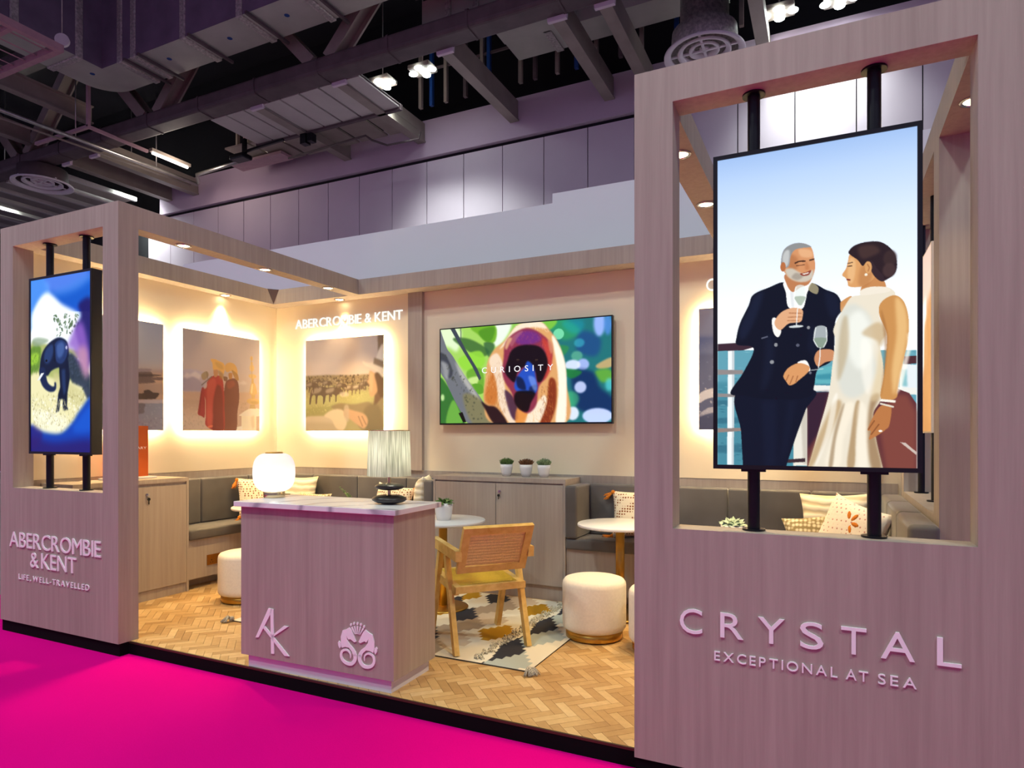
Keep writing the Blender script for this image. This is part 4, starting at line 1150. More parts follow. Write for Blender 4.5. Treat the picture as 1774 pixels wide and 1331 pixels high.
img = paint(ART_ELEPHANT, 190, 330, [(0, '3f7fe0'), (0.3, 'cfe4fb'), (0.5, 'e8f0e0'), (1, '101a60')], 2.3)
hung_screen('display_screen', 'tall lit screen showing an elephant in bright grass on the left tower', -5.648, -4.857, img, M['screen'])

# side screen in the right parapet opening, seen almost edge on
t = thing('display_screen', 'narrow edge-on screen with orange picture beyond the right side pillar', 'screen', (0.59, 5.18, 1.06), group='tall screens hung on black poles')
obj('casing', MB().box(0.575, 0.620, 4.79, 5.56, 1.49, 2.68), M['cream'], t)
side_img = paint([('p', 'e9c9b8', [(0, 0), (1000, 0), (1000, 250), (0, 420)], 1, 30, 0), ('p', 'f7f2ee', [(200, 300), (700, 250), (800, 600), (300, 700)], 1, 40, 0),
                  ('p', 'c98a4a', [(600, 400), (1000, 300), (1000, 1000), (500, 1000)], .9, 40, 0), ('p', 'f3e6dc', [(0, 700), (500, 650), (400, 1000), (0, 1000)], .9, 30, 0)], 40, 60, [(0, 'd9a27a'), (1, 'c98a55')], 1)
obj('screen_panel', picture_mesh('screen_panel', side_img, (0.574, 5.55, 2.67), (0, -0.75, 0), (0, 0, -1.17)), M['screen'], t)
for py_ in (4.83, 5.50):
    p = obj('pole', MB().cyl((0.60, py_, 1.061), (0.60, py_, 1.491), 0.022, n=16), M['black_metal'], t)
    obj('flange', MB().cyl((0.60, py_, 1.061), (0.60, py_, 1.069), 0.045, n=20), M['black_metal'], p)
    obj('pole', MB().cyl((0.60, py_, 2.679), (0.60, py_, ZB - 0.001), 0.026, n=16), M['black_metal'], t)

# ---- wall television
t = thing('television', 'wide wall television showing a red monkey with the word CURIOSITY', 'television', (-2.655, 5.74, 1.58))
x0, x1, z0, z1, yf = -3.572, -1.748, 1.578, 2.557, 5.70
mb = MB().box(x0, x1, yf + 0.004, yf + 0.045, z0, z1)
b = 0.011
mb.box(x0, x0 + b, yf, yf + 0.0041, z0, z1); mb.box(x1 - b, x1, yf, yf + 0.0041, z0, z1); mb.box(x0 + b, x1 - b, yf, yf + 0.0041, z0, z0 + 0.016); mb.box(x0 + b, x1 - b, yf, yf + 0.0041, z1 - b, z1)
obj('casing', mb, M['black_gloss'], t)
obj('wall_bracket', MB().box(-2.95, -2.35, yf + 0.0451, YR - 0.001, 1.85, 2.25), M['black_metal'], t)
img = paint(ART_MONKEY, 330, 178, [(0, '8fc858'), (1, '4f8a3a')], 0.75)
scr = obj('screen_panel', picture_mesh('screen_panel', img, (x0 + b, yf + 0.002, z1 - b), (x1 - x0 - 2 * b, 0, 0), (0, 0, -(z1 - z0 - b - 0.016))), M['screen'], t)
text_line('CURIOSITY', -3.083, -2.325, 2.085, 0.056, yf + 0.0018, 0.0006, M['caption'], t, gap=0.75, name='caption_letter')

# ---- backlit pictures
def wall_picture(label, img, plane, a0, a1, z0=1.520, z1=2.548):
    """plane: ('X', wall x) hangs on the left wall, ('Y', wall y) on the rear wall"""
    ax, w = plane
    if ax == 'X':
        f = w + 0.056
        t = thing('picture', label, 'picture', (w, (a0 + a1) / 2, z0), group='backlit pictures on the booth walls')
        B = lambda n0, n1, c0, c1, e0, e1: MB().box(w + n0, w + n1, c0, c1, e0, e1)
        sheet = picture_mesh('print', img, (f + 0.0006, a0, z1), (0, a1 - a0, 0), (0, 0, z0 - z1))
    else:
        f = w - 0.056
        t = thing('picture', label, 'picture', ((a0 + a1) / 2, w, z0), group='backlit pictures on the booth walls')
        B = lambda n0, n1, c0, c1, e0, e1: MB().box(c0, c1, w - n1, w - n0, e0, e1)
        sheet = picture_mesh('print', img, (a0, f - 0.0006, z1), (a1 - a0, 0, 0), (0, 0, z0 - z1))
    obj('board', B(0.044, 0.056, a0, a1, z0, z1), M['white'], t)
    obj('print', sheet, M['print'], t)
    e = 0.010
    for c0, c1, e0, e1 in ((a0 + e, a1 - e, z1 - e - 0.012, z1 - e), (a0 + e, a1 - e, z0 + e, z0 + e + 0.012),
                           (a0 + e, a0 + e + 0.012, z0 + e + 0.012, z1 - e - 0.012), (a1 - e - 0.012, a1 - e, z0 + e + 0.012, z1 - e - 0.012)):
        obj('light_strip', B(0.024, 0.043, c0, c1, e0, e1), M['led_strip'], t)
    obj('standoff', B(0.0003, 0.0435, (a0 + a1) / 2 - 0.2, (a0 + a1) / 2 + 0.2, 1.9, 2.2), M['white'], t)
    return t
wx = XL + 0.0165; wy = YR - 0.0165
img = paint(ART_MONKS, 150, 160, [(0, '9c8c88'), (0.3, 'ab9690'), (0.6, 'c0a294'), (1, 'b08a6c')], 1.35)
wall_picture('backlit picture of two robed monks with mountains behind', img, ('X', wx), 4.472, 5.453)
img = paint(ART_RIVER, 120, 130, [(0, '7f88a4'), (0.35, '8f8d98'), (0.6, 'c09a78'), (0.68, 'b08a70'), (1, '4f5876')], 0.85)
wall_picture('backlit picture of a river boat at dusk beside the left tower', img, ('X', wx), 3.275, 4.259)
img = paint(ART_SAFARI, 170, 160, [(0, 'a89488'), (0.25, 'b09c90'), (0.44, 'c4ab96'), (1, '7d6c3e')], 2.2)
wall_picture('backlit picture of a wildebeest herd and traveller in a hat', img, ('Y', wy), -5.369, -4.281)
img = paint(ART_WAKE, 160, 160, [(0, '7d7a84'), (0.2, '6f6f80'), (0.26, '454c70'), (1, '20243f')], 0.9)
wall_picture('backlit picture of a dark sea wake behind the tall screen', img, ('Y', wy), -0.991, 0.07)

# ---- lettering signs
t = thing('sign_lettering', 'raised white ABERCROMBIE & KENT lettering with LIFE, WELL-TRAVELLED on the left tower', 'sign', (-5.27, FY, 0.35))
text_line('ABERCROMBIE', -5.844, -4.693, 0.597, 0.116, FY - 0.0005, 0.007, M['white_sign'], t, gap=0.13)
text_line('& KENT', -5.562, -4.981, 0.455, 0.116, FY - 0.0005, 0.007, M['white_sign'], t, gap=0.13, space=0.22)
text_line('LIFE, WELL-TRAVELLED', -5.720, -4.828, 0.346, 0.041, FY - 0.0005, 0.006, M['white_sign'], t, gap=0.33, space=0.42)
t = thing('sign_lettering', 'raised white CRYSTAL lettering with EXCEPTIONAL AT SEA on the right tower', 'sign', (-0.07, FY, 0.50))
for ch, a, b_ in (('C', -.594, -.497), ('R', -.421, -.327), ('Y', -.267, -.164), ('S', -.105, -.018), ('T', .046, .136), ('A', .186, .300), ('L', .372, .450)):
    glyph_obj(ch, a, b_, 0.603, 0.107, FY - 0.0005, 0.007, M['white_sign'], t)
text_line('EXCEPTIONAL', -.446, .033, 0.4995, 0.040, FY - 0.0005, 0.006, M['white_sign'], t, gap=0.34)
text_line('AT', .063, .142, 0.4995, 0.040, FY - 0.0005, 0.006, M['white_sign'], t, gap=0.2)
text_line('SEA', .176, .306, 0.4995, 0.040, FY - 0.0005, 0.006, M['white_sign'], t, gap=0.34)
t = thing('sign_lettering', 'bright white ABERCROMBIE & KENT lettering high on the rear wall', 'sign', (-4.82, wy, 2.70))
text_line('ABERCROMBIE & KENT', -5.571, -4.071, 2.703, 0.102, wy, 0.012, M['sign_lit'], t, gap=0.13, space=0.32)
t = thing('sign_lettering', 'bright white CRYSTAL lettering on the rear wall behind the tall screen', 'sign', (-0.45, wy, 2.70))
text_line('CRYSTAL', -0.938, 0.02, 2.703, 0.102, wy, 0.012, M['sign_lit'], t, gap=0.9)

# ---- reception counter
CA = math.radians(1.5)
t = thing('counter', 'oak reception counter with white marble top, white plinth and two raised logos', 'counter', (-2.783, 3.262, 0), CA)
lo = dict(loc=(0, 0, 0))
obj('body', MB().box(-0.605, 0.56, -0.226, 0.226, 0.078, 1.022), M['wood'], t, **lo)
obj('worktop', MB().rbox(-0.640, 0.59, -0.256, 0.256, 1.022, 1.054, 0.003, 2, False), M['marble'], t, **lo)
obj('plinth', MB().box(-0.562, 0.530, -0.205, 0.200, 0.0, 0.078), M['white_plinth'], t, **lo)
def logo_pts(pts):       # world x, z -> counter local x
    return [((x + 2.783) , z) for x, z in pts]
lm = M['white_sign']; yl = -0.2265; dl = 0.006
def seg(mb, a, b, w0, w1=None):
    w1 = w1 or w0
    d = Vector((b[0] - a[0], b[1] - a[1])).normalized(); n = Vector((-d.y, d.x))
    mb.prism_xz([(a[0] + n.x * w0 / 2, a[1] + n.y * w0 / 2), (b[0] + n.x * w1 / 2, b[1] + n.y * w1 / 2), (b[0] - n.x * w1 / 2, b[1] - n.y * w1 / 2), (a[0] - n.x * w0 / 2, a[1] - n.y * w0 / 2)], yl - dl, yl)
ak = MB()
for pts in ([(-3.153, .396), (-3.116, .394), (-3.234, .203), (-3.260, .200)], [(-3.137, .394), (-3.113, .393), (-3.107, .116), (-3.131, .115)],
            [(-3.198, .268), (-3.182, .280), (-2.985, .118), (-3.022, .116)], [(-3.118, .214), (-3.102, .230), (-2.992, .300), (-3.028, .300), (-3.128, .225)]):
    ak.prism_xz(logo_pts(pts), yl - dl, yl)
obj('monogram', ak, lm, t, **lo)
sea = MB()
SX = -2.4715 + 2.783
def both(pts):
    for sg in (1, -1): sea.prism_xz([(SX + sg * x, z) for x, z in pts], yl - dl, yl)
both([(-.0575, .3519), (-.0408, .335), (-.0258, .3085), (-.0085, .2744), (-.0216, .2688), (-.0348, .2755), (-.0515, .2837), (-.0624, .2784), (-.0726, .2904), (-.0798, .3037),
      (-.0745, .2761), (-.0545, .2524), (-.0276, .2324), (-.0109, .2111), (-.0062, .1905), (-.0288, .1872), (-.0384, .2119), (-.0606, .2325), (-.0877, .2334), (-.112, .2252), (-.1181, .2507), (-.1193, .2889), (-.1059, .3289), (-.0817, .3369)])
both([(-.1333, .263), (-.1229, .2548), (-.1181, .2315), (-.1272, .2183), (-.1376, .2336), (-.1407, .2524)])
tail = [(-.0175, .2007), (-.0169, .17), (-.0336, .1461), (-.0545, .1377), (-.0847, .1408), (-.1089, .1562), (-.1181, .1812), (-.1089, .2065), (-.0817, .2166), (-.0606, .2087), (-.0497, .1912), (-.0503, .1697)]
tp = []
for i in range(len(tail) - 1):
    p0, p1, p2, p3 = (Vector(tail[max(0, min(len(tail) - 1, i + q))]) for q in (-1, 0, 1, 2))
    for f in (0, .25, .5, .75):
        tp.append(0.5 * ((2 * p1) + (p2 - p0) * f + (2 * p0 - 5 * p1 + 4 * p2 - p3) * f * f + (3 * p1 - p0 - 3 * p2 + p3) * f ** 3))
tp.append(Vector(tail[-1]))
nt_ = len(tp); Lp, Rp = [], []
for i in range(nt_):
    d_ = (tp[min(i + 1, nt_ - 1)] - tp[max(i - 1, 0)]).normalized(); w_ = 0.5 * (0.0225 * (1 - i / (nt_ - 1)) ** 0.6 + 0.002)
    Lp.append((tp[i].x - d_.y * w_, tp[i].y + d_.x * w_)); Rp.append((tp[i].x + d_.y * w_, tp[i].y - d_.x * w_))
for i in range(nt_ - 1): both([Lp[i], Lp[i + 1], Rp[i + 1], Rp[i]])
for (xa_, za_), (xb_, zb_) in (((-.0415, .3562), (-.0165, .317)), ((-.0212, .3636), (-.008, .3182)), ((0, .3662), (0, .319)), ((.0212, .3636), (.008, .3182)), ((.0415, .3562), (.0165, .317))):
    seg(sea, (SX + xa_, za_), (SX + xb_, zb_), .0095, .003)
for cx, cz in ((-.0468, .368), (-.0243, .378), (0, .3802), (.0243, .378), (.0468, .368)):
    sea.prism_xz([(SX + cx + .006 * math.cos(k * math.pi / 5), cz + .0085 * math.sin(k * math.pi / 5)) for k in range(10)], yl - dl, yl)
obj('seahorse_emblem', sea, lm, t, **lo)

# ---- globe lamp and pebble lamp on the counter
CT_Z = 1.0545
g = thing('table_lamp', 'white frosted glass globe lamp on a brass ring base', 'lamp', (-3.385, 3.30, CT_Z))
obj('base', MB().lathe([(0.066, 0), (0.069, 0.004), (0.069, 0.040), (0.064, 0.044), (0.001, 0.044)], n=40), M['brass_pale'], g, **lo)
prof = []
for i in range(25):
    th_ = -math.pi / 2 + math.pi * (0.10 + 0.80 * i / 24)
    rr = 0.137 * abs(math.cos(th_)) ** 0.55; zz = 0.170 + 0.132 * math.copysign(abs(math.sin(th_)) ** 0.8, math.sin(th_))
    prof.append((rr, zz))
prof = [(0.058, prof[0][1])] + [p for p in prof if p[0] > 0.060] + [(0.056, prof[-1][1])]
inner = [(max(0.001, r - 0.004), z) for r, z in prof]
ob = MB(); ob.lathe(prof, n=48)
ob.f = [f for f in ob.f if len(f) == 4]; ob.sm = [True] * len(ob.f)
obj('glass_globe', ob, M['frost'], g, **lo)
obj('top_cap', MB().lathe([(0.001, 0.298), (0.058, 0.298), (0.058, 0.304), (0.048, 0.307), (0.001, 0.307)], n=36), M['brass'], g, **lo)
obj('bulb', MB().ell((0, 0, 0.145), (0.045, 0.045, 0.05)).cyl((0, 0, 0.044), (0, 0, 0.11), 0.018), emit('lamp_bulb', (1, 0.97, 0.93), 10), g, **lo)
obj('cord', MB().tube([(-0.069, 0, 0.006), (-0.10, 0.02, 0.03), (-0.12, 0.04, 0.028), (-0.15, 0.08, 0.004), (-0.10, 0.16, 0.003), (-0.05, 0.20, 0.003)], 0.003), M['black_key'], g, **lo)
d = bpy.data.lights.new('globe_light', 'POINT'); d.energy = 0.40; d.color = (1, 0.95, 0.9); d.shadow_soft_size = 0.062
l = bpy.data.objects.new('globe_light', d); COL.objects.link(l); l.parent = g; l.location = (0, 0, 0.145)

s = thing('table_lamp', 'pebble lamp of two dark stones with a silver thread drum shade', 'lamp', (-2.432, 3.30, CT_Z))
obj('stone', MB().ell((0, 0, 0.029), (0.112, 0.095, 0.030), 28, 12), M['stone'], s, **lo)
obj('stone', MB().ell((0.003, 0, 0.105), (0.096, 0.08, 0.023), 28, 12), M['stone'], s, **lo)
obj('stem', MB().cyl((0, 0, 0.055), (0, 0, 0.086), 0.010).cyl((0, 0, 0.126), (0, 0, 0.30), 0.010), M['brass_pale'], s, **lo)
sh = MB(); sh.lathe([(0.134, 0.172), (0.126, 0.449)], n=56); sh.f = [f for f in sh.f if len(f) == 4]; sh.sm = [True] * len(sh.f)
shade = obj('lamp_shade', sh, M['shade'], s, **lo)
obj('bulb', MB().ell((0, 0, 0.325), (0.028, 0.028, 0.038)), emit('lamp_bulb_soft', (1, 0.97, 0.85), 12), s, **lo)
obj('shade_ring', MB().tube([(0.125 * math.cos(k * math.pi / 12), 0.125 * math.sin(k * math.pi / 12), 0.449) for k in range(24)], 0.003, closed=True).bar((-0.125, 0, 0.44), (0.125, 0, 0.44), 0.006, 0.004).bar((0, 0, 0.30), (0, 0, 0.44), 0.006, 0.006, up=(0, 1, 0)), M['brass_pale'], shade, **lo)
d = bpy.data.lights.new('shade_light', 'POINT'); d.energy = 2.2; d.color = (1, 0.94, 0.8); d.shadow_soft_size = 0.04
l = bpy.data.objects.new('shade_light', d); COL.objects.link(l); l.parent = s; l.location = (0, 0, 0.325)

# ---- cabinets
def lock(parent, p, n):
    """small keyed lock at world point p, n = outward normal"""
    p = Vector(p); n = Vector(n)
    k = obj('lock', MB().cyl(p, p + n * 0.012, 0.013).cyl(p + n * 0.012, p + n * 0.028, 0.006), M['chrome'], parent)
    return k
c = thing('cabinet', 'oak locker cabinet behind the left tower with a key in its door', 'cabinet', (-5.66, 3.72, 0))
xf = -5.440
mb = MB().box(-5.877, xf - 0.02, 3.20, 4.246, 0.09, 1.040).box(-5.877, xf, 3.19, 4.246, 1.040, 1.076).box(-5.877, xf, 4.224, 4.2455, 0.0, 1.0395)
obj('carcass', mb, M['wood'], c)
obj('plinth', MB().box(-5.877, xf - 0.012, 3.20, 4.223, 0.0, 0.0895), M['wood'], c)
for y0, y1 in ((3.21, 3.738), (3.746, 4.221)):
    dd = obj('door', MB().box(xf - 0.0195, xf - 0.001, y0, y1, 0.093, 1.012), M['wood'], c)
    if y0 > 3.5:
        lock(dd, (xf - 0.001, 3.822, 0.945), (1, 0, 0))
        obj('key', MB().cyl((xf + 0.012, 3.832, 0.905), (xf + 0.018, 3.832, 0.905), 0.014).box(xf + 0.012, xf + 0.017, 3.828, 3.836, 0.86, 0.90), M['black_key'], dd)
c = thing('cabinet', 'wide two-door oak sideboard under the wall television', 'cabinet', (-2.76, 5.57, 0))
yf = 5.385; xa, xb = -3.447, -2.080
mb = MB().box(xa + 0.022, xb - 0.022, yf + 0.02, 5.767, 0.13, 1.045).box(xa, xb, yf, 5.767, 1.045, 1.083).box(xa, xa + 0.0215, yf, 5.767, 0, 1.0445).box(xb - 0.0215, xb, yf, 5.767, 0, 1.0445)
obj('carcass', mb, M['wood'], c)
obj('plinth', MB().box(xa + 0.022, xb - 0.022, yf + 0.03, 5.767, 0.0, 0.1295), M['wood'], c)
xm = -2.767
for x0, x1 in ((xa + 0.024, xm - 0.003), (xm + 0.003, xb - 0.024)):
    dd = obj('door', MB().box(x0, x1, yf + 0.001, yf + 0.0195, 0.135, 1.030), M['wood'], c)
    if x0 > xm:
        lock(dd, (xm + 0.042, yf + 0.001, 0.955), (0, -1, 0))
        obj('key', MB().cyl((xm + 0.034, yf - 0.010, 0.92), (xm + 0.034, yf - 0.015, 0.92), 0.012).box(xm + 0.031, xm + 0.037, yf - 0.015, yf - 0.011, 0.885, 0.915), M['black_key'], dd)

# ---- banquettes
V = M['velvet']
b = thing('banquette', 'grey velvet corner banquette on an oak base at the left', 'banquette', (-5.2, 5.2, 0))
obj('base', MB().box(-5.877, -5.455, 4.2465, 5.767, 0.10, 0.47).box(-5.455, -3.448, 5.41, 5.767, 0.10, 0.47), M['wood'], b)
obj('toe_kick', MB().box(-5.877, -5.62, 4.2465, 5.767, 0.0, 0.0995).box(-5.62, -3.448, 5.58, 5.767, 0.0, 0.0995), M['wood'], b)
def cush(name, *a, r=0.02): obj(name, MB().rbox(*a, r, 4), V, a_root)
a_root = b
cush('seat_cushion', -5.86, -5.425, 4.25, 5.375, 0.471, 0.572, r=0.022)
cush('seat_cushion', -5.86, -4.62, 5.378, 5.76, 0.471, 0.572, r=0.022)
cush('seat_cushion', -4.617, -3.45, 5.378, 5.76, 0.471, 0.572, r=0.022)
for y0, y1 in ((4.25, 4.663), (4.667, 5.27), (5.274, 5.676)): cush('back_cushion', -5.876, -5.79, y0, y1, 0.573, 1.032)
for x0, x1 in ((-5.785, -5.246), (-5.242, -4.613), (-4.609, -3.972), (-3.968, -3.565)): cush('back_cushion', x0, x1, 5.68, 5.766, 0.573, 1.032)
cush('arm_cushion', -3.56, -3.450, 5.375, 5.766, 0.573, 1.032)
b = thing('banquette', 'grey velvet corner banquette at the right behind the tall screen', 'banquette', (-0.6, 5.3, 0)); a_root = b
obj('base', MB().box(-2.079, 0.495, 5.41, 5.767, 0.10, 0.47).box(0.03, 0.495, 3.80, 5.41, 0.10, 0.47), M['wood'], b)
obj('toe_kick', MB().box(-2.079, 0.495, 5.58, 5.767, 0.0, 0.0995).box(0.20, 0.495, 3.80, 5.58, 0.0, 0.0995), M['wood'], b)
cush('seat_cushion', -2.078, -0.95, 5.378, 5.76, 0.471, 0.572, r=0.022)
cush('seat_cushion', -0.947, 0.48, 5.378, 5.76, 0.471, 0.572, r=0.022)
cush('seat_cushion', 0.0, 0.48, 3.80, 5.375, 0.471, 0.572, r=0.022)
cush('arm_cushion', -2.077, -1.965, 5.36, 5.766, 0.573, 1.032)
for x0, x1 in ((-1.955, -1.387), (-1.383, -0.756), (-0.752, -0.125), (-0.121, 0.352)): cush('back_cushion', x0, x1, 5.68, 5.766, 0.573, 1.032)
for y0, y1 in ((3.80, 4.418), (4.422, 5.098), (5.102, 5.676)): cush('back_cushion', 0.356, 0.498, y0, y1, 0.573, 1.032, r=0.03)

# ---- wall socket
t = thing('power_socket', 'bronze double power socket in the left bench base', 'socket', (-5.4545, 4.56, 0.25))
obj('plate', MB().rbox(-5.4545, -5.446, 4.455, 4.655, 0.205, 0.305, 0.003, 2, False), M['socket'], t)
for yy in (4.505, 4.605):
    obj('switch', MB().box(-5.4465, -5.442, yy - 0.010, yy + 0.010, 0.272, 0.292), M['socket'], t)
    obj('pin_holes', MB().box(-5.4465, -5.4455, yy - 0.004, yy + 0.004, 0.245, 0.258).box(-5.4465, -5.4455, yy - 0.018, yy - 0.008, 0.225, 0.231).box(-5.4465, -5.4455, yy + 0.008, yy + 0.018, 0.225, 0.231), M['black_key'], t)

# ---- orange brochure holder on the left cabinet
t = thing('brochure_stand', 'orange brochure standing in a white holder on the left cabinet', 'brochure', (-5.72, 3.83, 1.0765))
obj('holder', MB().rbox(-5.81, -5.63, 3.62, 4.06, 1.0765, 1.094, 0.004, 2, False), M['white'], t)
obj('card', MB().box(-5.728, -5.722, 3.66, 4.034, 1.0945, 1.560), M['orange_print'], t)

card = t.children[-1]
def card_letter(ch, ya, yb, zb, cap):
    co, fs = GL[ch]; x = co[:, 0]; k_ = cap / CAP
    yy_ = ya + (x - x.min()) / (np.ptp(x) or 1) * (yb - ya)
    obj('letter', MB().add(list(zip(-5.7218 + (co[:, 2] + 0.5) * 0.0006, yy_, zb + co[:, 1] * k_)), fs), M['white_sign'], card)
for ch, ya, yb in (('A', 3.925, 3.955), ('R', 3.960, 3.985), ('Y', 3.988, 4.016)): card_letter(ch, ya, yb, 1.345, 0.022)

# ---- round tables
def table(x, y, label, r=0.36):
    t = thing('round_table', label, 'table', (x, y, 0), group='round white pedestal tables')
    obj('tabletop', MB().lathe([(0.001, 0.732), (r - 0.006, 0.732), (r, 0.738), (r, 0.752), (r - 0.004, 0.757), (0.001, 0.757)], n=64), M['white'], t, **lo)
    obj('pole', MB().lathe([(0.036, 0.02), (0.036, 0.7315)], n=24), M['brass'], t, **lo)
    obj('base', MB().lathe([(0.215, 0.009), (0.215, 0.018), (0.205, 0.024), (0.04, 0.030), (0.001, 0.030)], n=48), M['brass'], t, **lo)
    return t
T1 = (-2.955, 4.77); T2 = (-1.525, 5.18); T3 = (-5.09, 4.90); T4 = (-0.52, 4.62); T5 = (-4.02, 4.86)
table(*T1, 'round white table on a brass pedestal beside the cane chair')
table(*T2, 'round white table on a brass pedestal in front of the right sofa', 0.345)
table(*T3, 'round white table at the left bench, mostly behind the counter')
table(*T4, 'round white table with a succulent behind the right tower')
table(*T5, 'round white table hidden behind the counter, holding the sprig vase')

# ---- drum stools
def stool(x, y, label):
    t = thing('drum_stool', label, 'stool', (x, y, 0), group='cream drum stools with brass bases')
    obj('seat', MB().lathe([(0.001, 0.066), (0.20, 0.066), (0.218, 0.072), (0.230, 0.09), (0.232, 0.12), (0.232, 0.385), (0.228, 0.408), (0.214, 0.426), (0.19, 0.434), (0.001, 0.437)], n=56), M['boucle'], t, **lo)
    obj('base', MB().lathe([(0.205, 0.0095), (0.207, 0.012), (0.207, 0.0655), (0.001, 0.0655)], n=56), M['brass'], t, **lo)
    return t
stool(-1.545, 4.585, 'whole cream drum stool with brass base at the rug edge')
stool(-1.02, 4.49, 'cream drum stool half hidden by the right tower')
stool(-4.70, 4.25, 'cream drum stool half hidden behind the counter at left')

# ---- rug
def rug():
    X0, X1, Y0, Y1 = -4.25, -1.675, 3.71, 5.36
    w, h = 380, 250
    img = np.zeros((h, w, 3), np.float32)
    C_ = {k: np.array([int(v[i:i + 2], 16) / 255 for i in (0, 2, 4)]) for k, v in dict(c='ded8ca', b='a9b3b3', n='33343e', m='a8801f', t='a39383', s='c4b4a2').items()}
    # bands across the rug's width measured from its right edge, each boundary stepping in and out
    bands = [(0.00, 'c', 0.02), (0.12, 'b', 0.07), (0.25, 'n', 0.06), (0.35, 'c', 0.02), (0.70, 's', 0.08), (0.80, 't', 0.08), (0.96, 'n', 0.07), (1.05, 'c', 0.07), (1.24, 'm', 0.06), (1.31, 'n', 0.06), (1.40, 'c', 0.06), (1.62, 'b', 0.04), (1.66, 'c', 0.03), (1.70, 'n', 0.05), (1.82, 'm', 0.05), (1.95, 'c', 0.04), (2.15, 't', 0.05), (2.35, 'b', 0.04), (2.47, 'c', 0.02)]
    yy, xx = np.meshgrid(np.linspace(Y1, Y0, h), np.linspace(X0, X1, w), indexing='ij')
    dd = X1 - xx
    img[:] = C_['c']
    for k, (d0, cc, amp) in enumerate(bands):
        ph = (yy - Y0) / 0.60 + 0.35 * (k % 2)
        st = np.floor(np.abs((ph % 1.0) * 2 - 1) * 4.999) / 4 - 0.5
        img[dd > d0 + amp * 2.4 * st] = C_[cc]
    for dc, y0_, sz in ((0.54, 0.62, 0.11), (0.54, 1.32, 0.11), (2.0, 0.35, 0.14), (2.0, 1.0, 0.14)):
        q = np.floor(np.abs(dd - dc) / 0.035) * 0.035 + np.floor(np.abs(yy - Y0 - y0_) / 0.05) * 0.035
        img[q < sz] = C_['m']
    t = thing('rug', 'woven kilim rug with stepped navy, mustard and beige bands', 'rug', ((X0 + X1) / 2, (Y0 + Y1) / 2, 0.0))
    obj('weave', picture_mesh('weave', img, (X0, Y1, 0.009), (X1 - X0, 0, 0), (0, Y0 - Y1, 0)), M['rug'], t)
    obj('backing', MB().box(X0, X1, Y0, Y1, 0.0006, 0.0085), plain('rug_backing', '4a4038', 0.95), t)
    rnd = random.Random(4)
    for xo in (X1 - 0.40, X1 - 1.55, X0 + 0.33):
        mb = MB()
        for k in range(230):
            y = Y0 + 0.05 + (Y1 - Y0 - 0.1) * rnd.random(); x = xo + rnd.uniform(-0.03, 0.03)
            dx, dy = rnd.uniform(-0.03, 0.03), rnd.uniform(-0.02, 0.02)
            mb.tube([(x, y, 0.010), (x + dx / 2, y + dy / 2, 0.026), (x + dx, y + dy, 0.012)], 0.0045, 4)
        o = obj('tufted_band', mb, M['rug_tuft'], t); o['kind'] = 'stuff'
    for cx, cy, a0 in ((X1 + 0.005, Y0 - 0.005, -0.9), (X0 - 0.005, Y0 - 0.005, -2.2), (X1, Y1, 0.8)):
        mb = MB().ell((cx, cy, 0.022), (0.022, 0.022, 0.02), 10, 6)
        for k in range(26):
            a = a0 + rnd.uniform(-0.75, 0.75); L_ = rnd.uniform(0.05, 0.085)
            mb.tube([(cx, cy, 0.022), (cx + math.cos(a) * L_ * 0.5, cy + math.sin(a) * L_ * 0.5, 0.03 + rnd.uniform(0, 0.018)), (cx + math.cos(a) * L_, cy + math.sin(a) * L_, 0.008)], 0.004, 5)
        obj('tassel', mb, M['rug_tassel'], t)
rug()

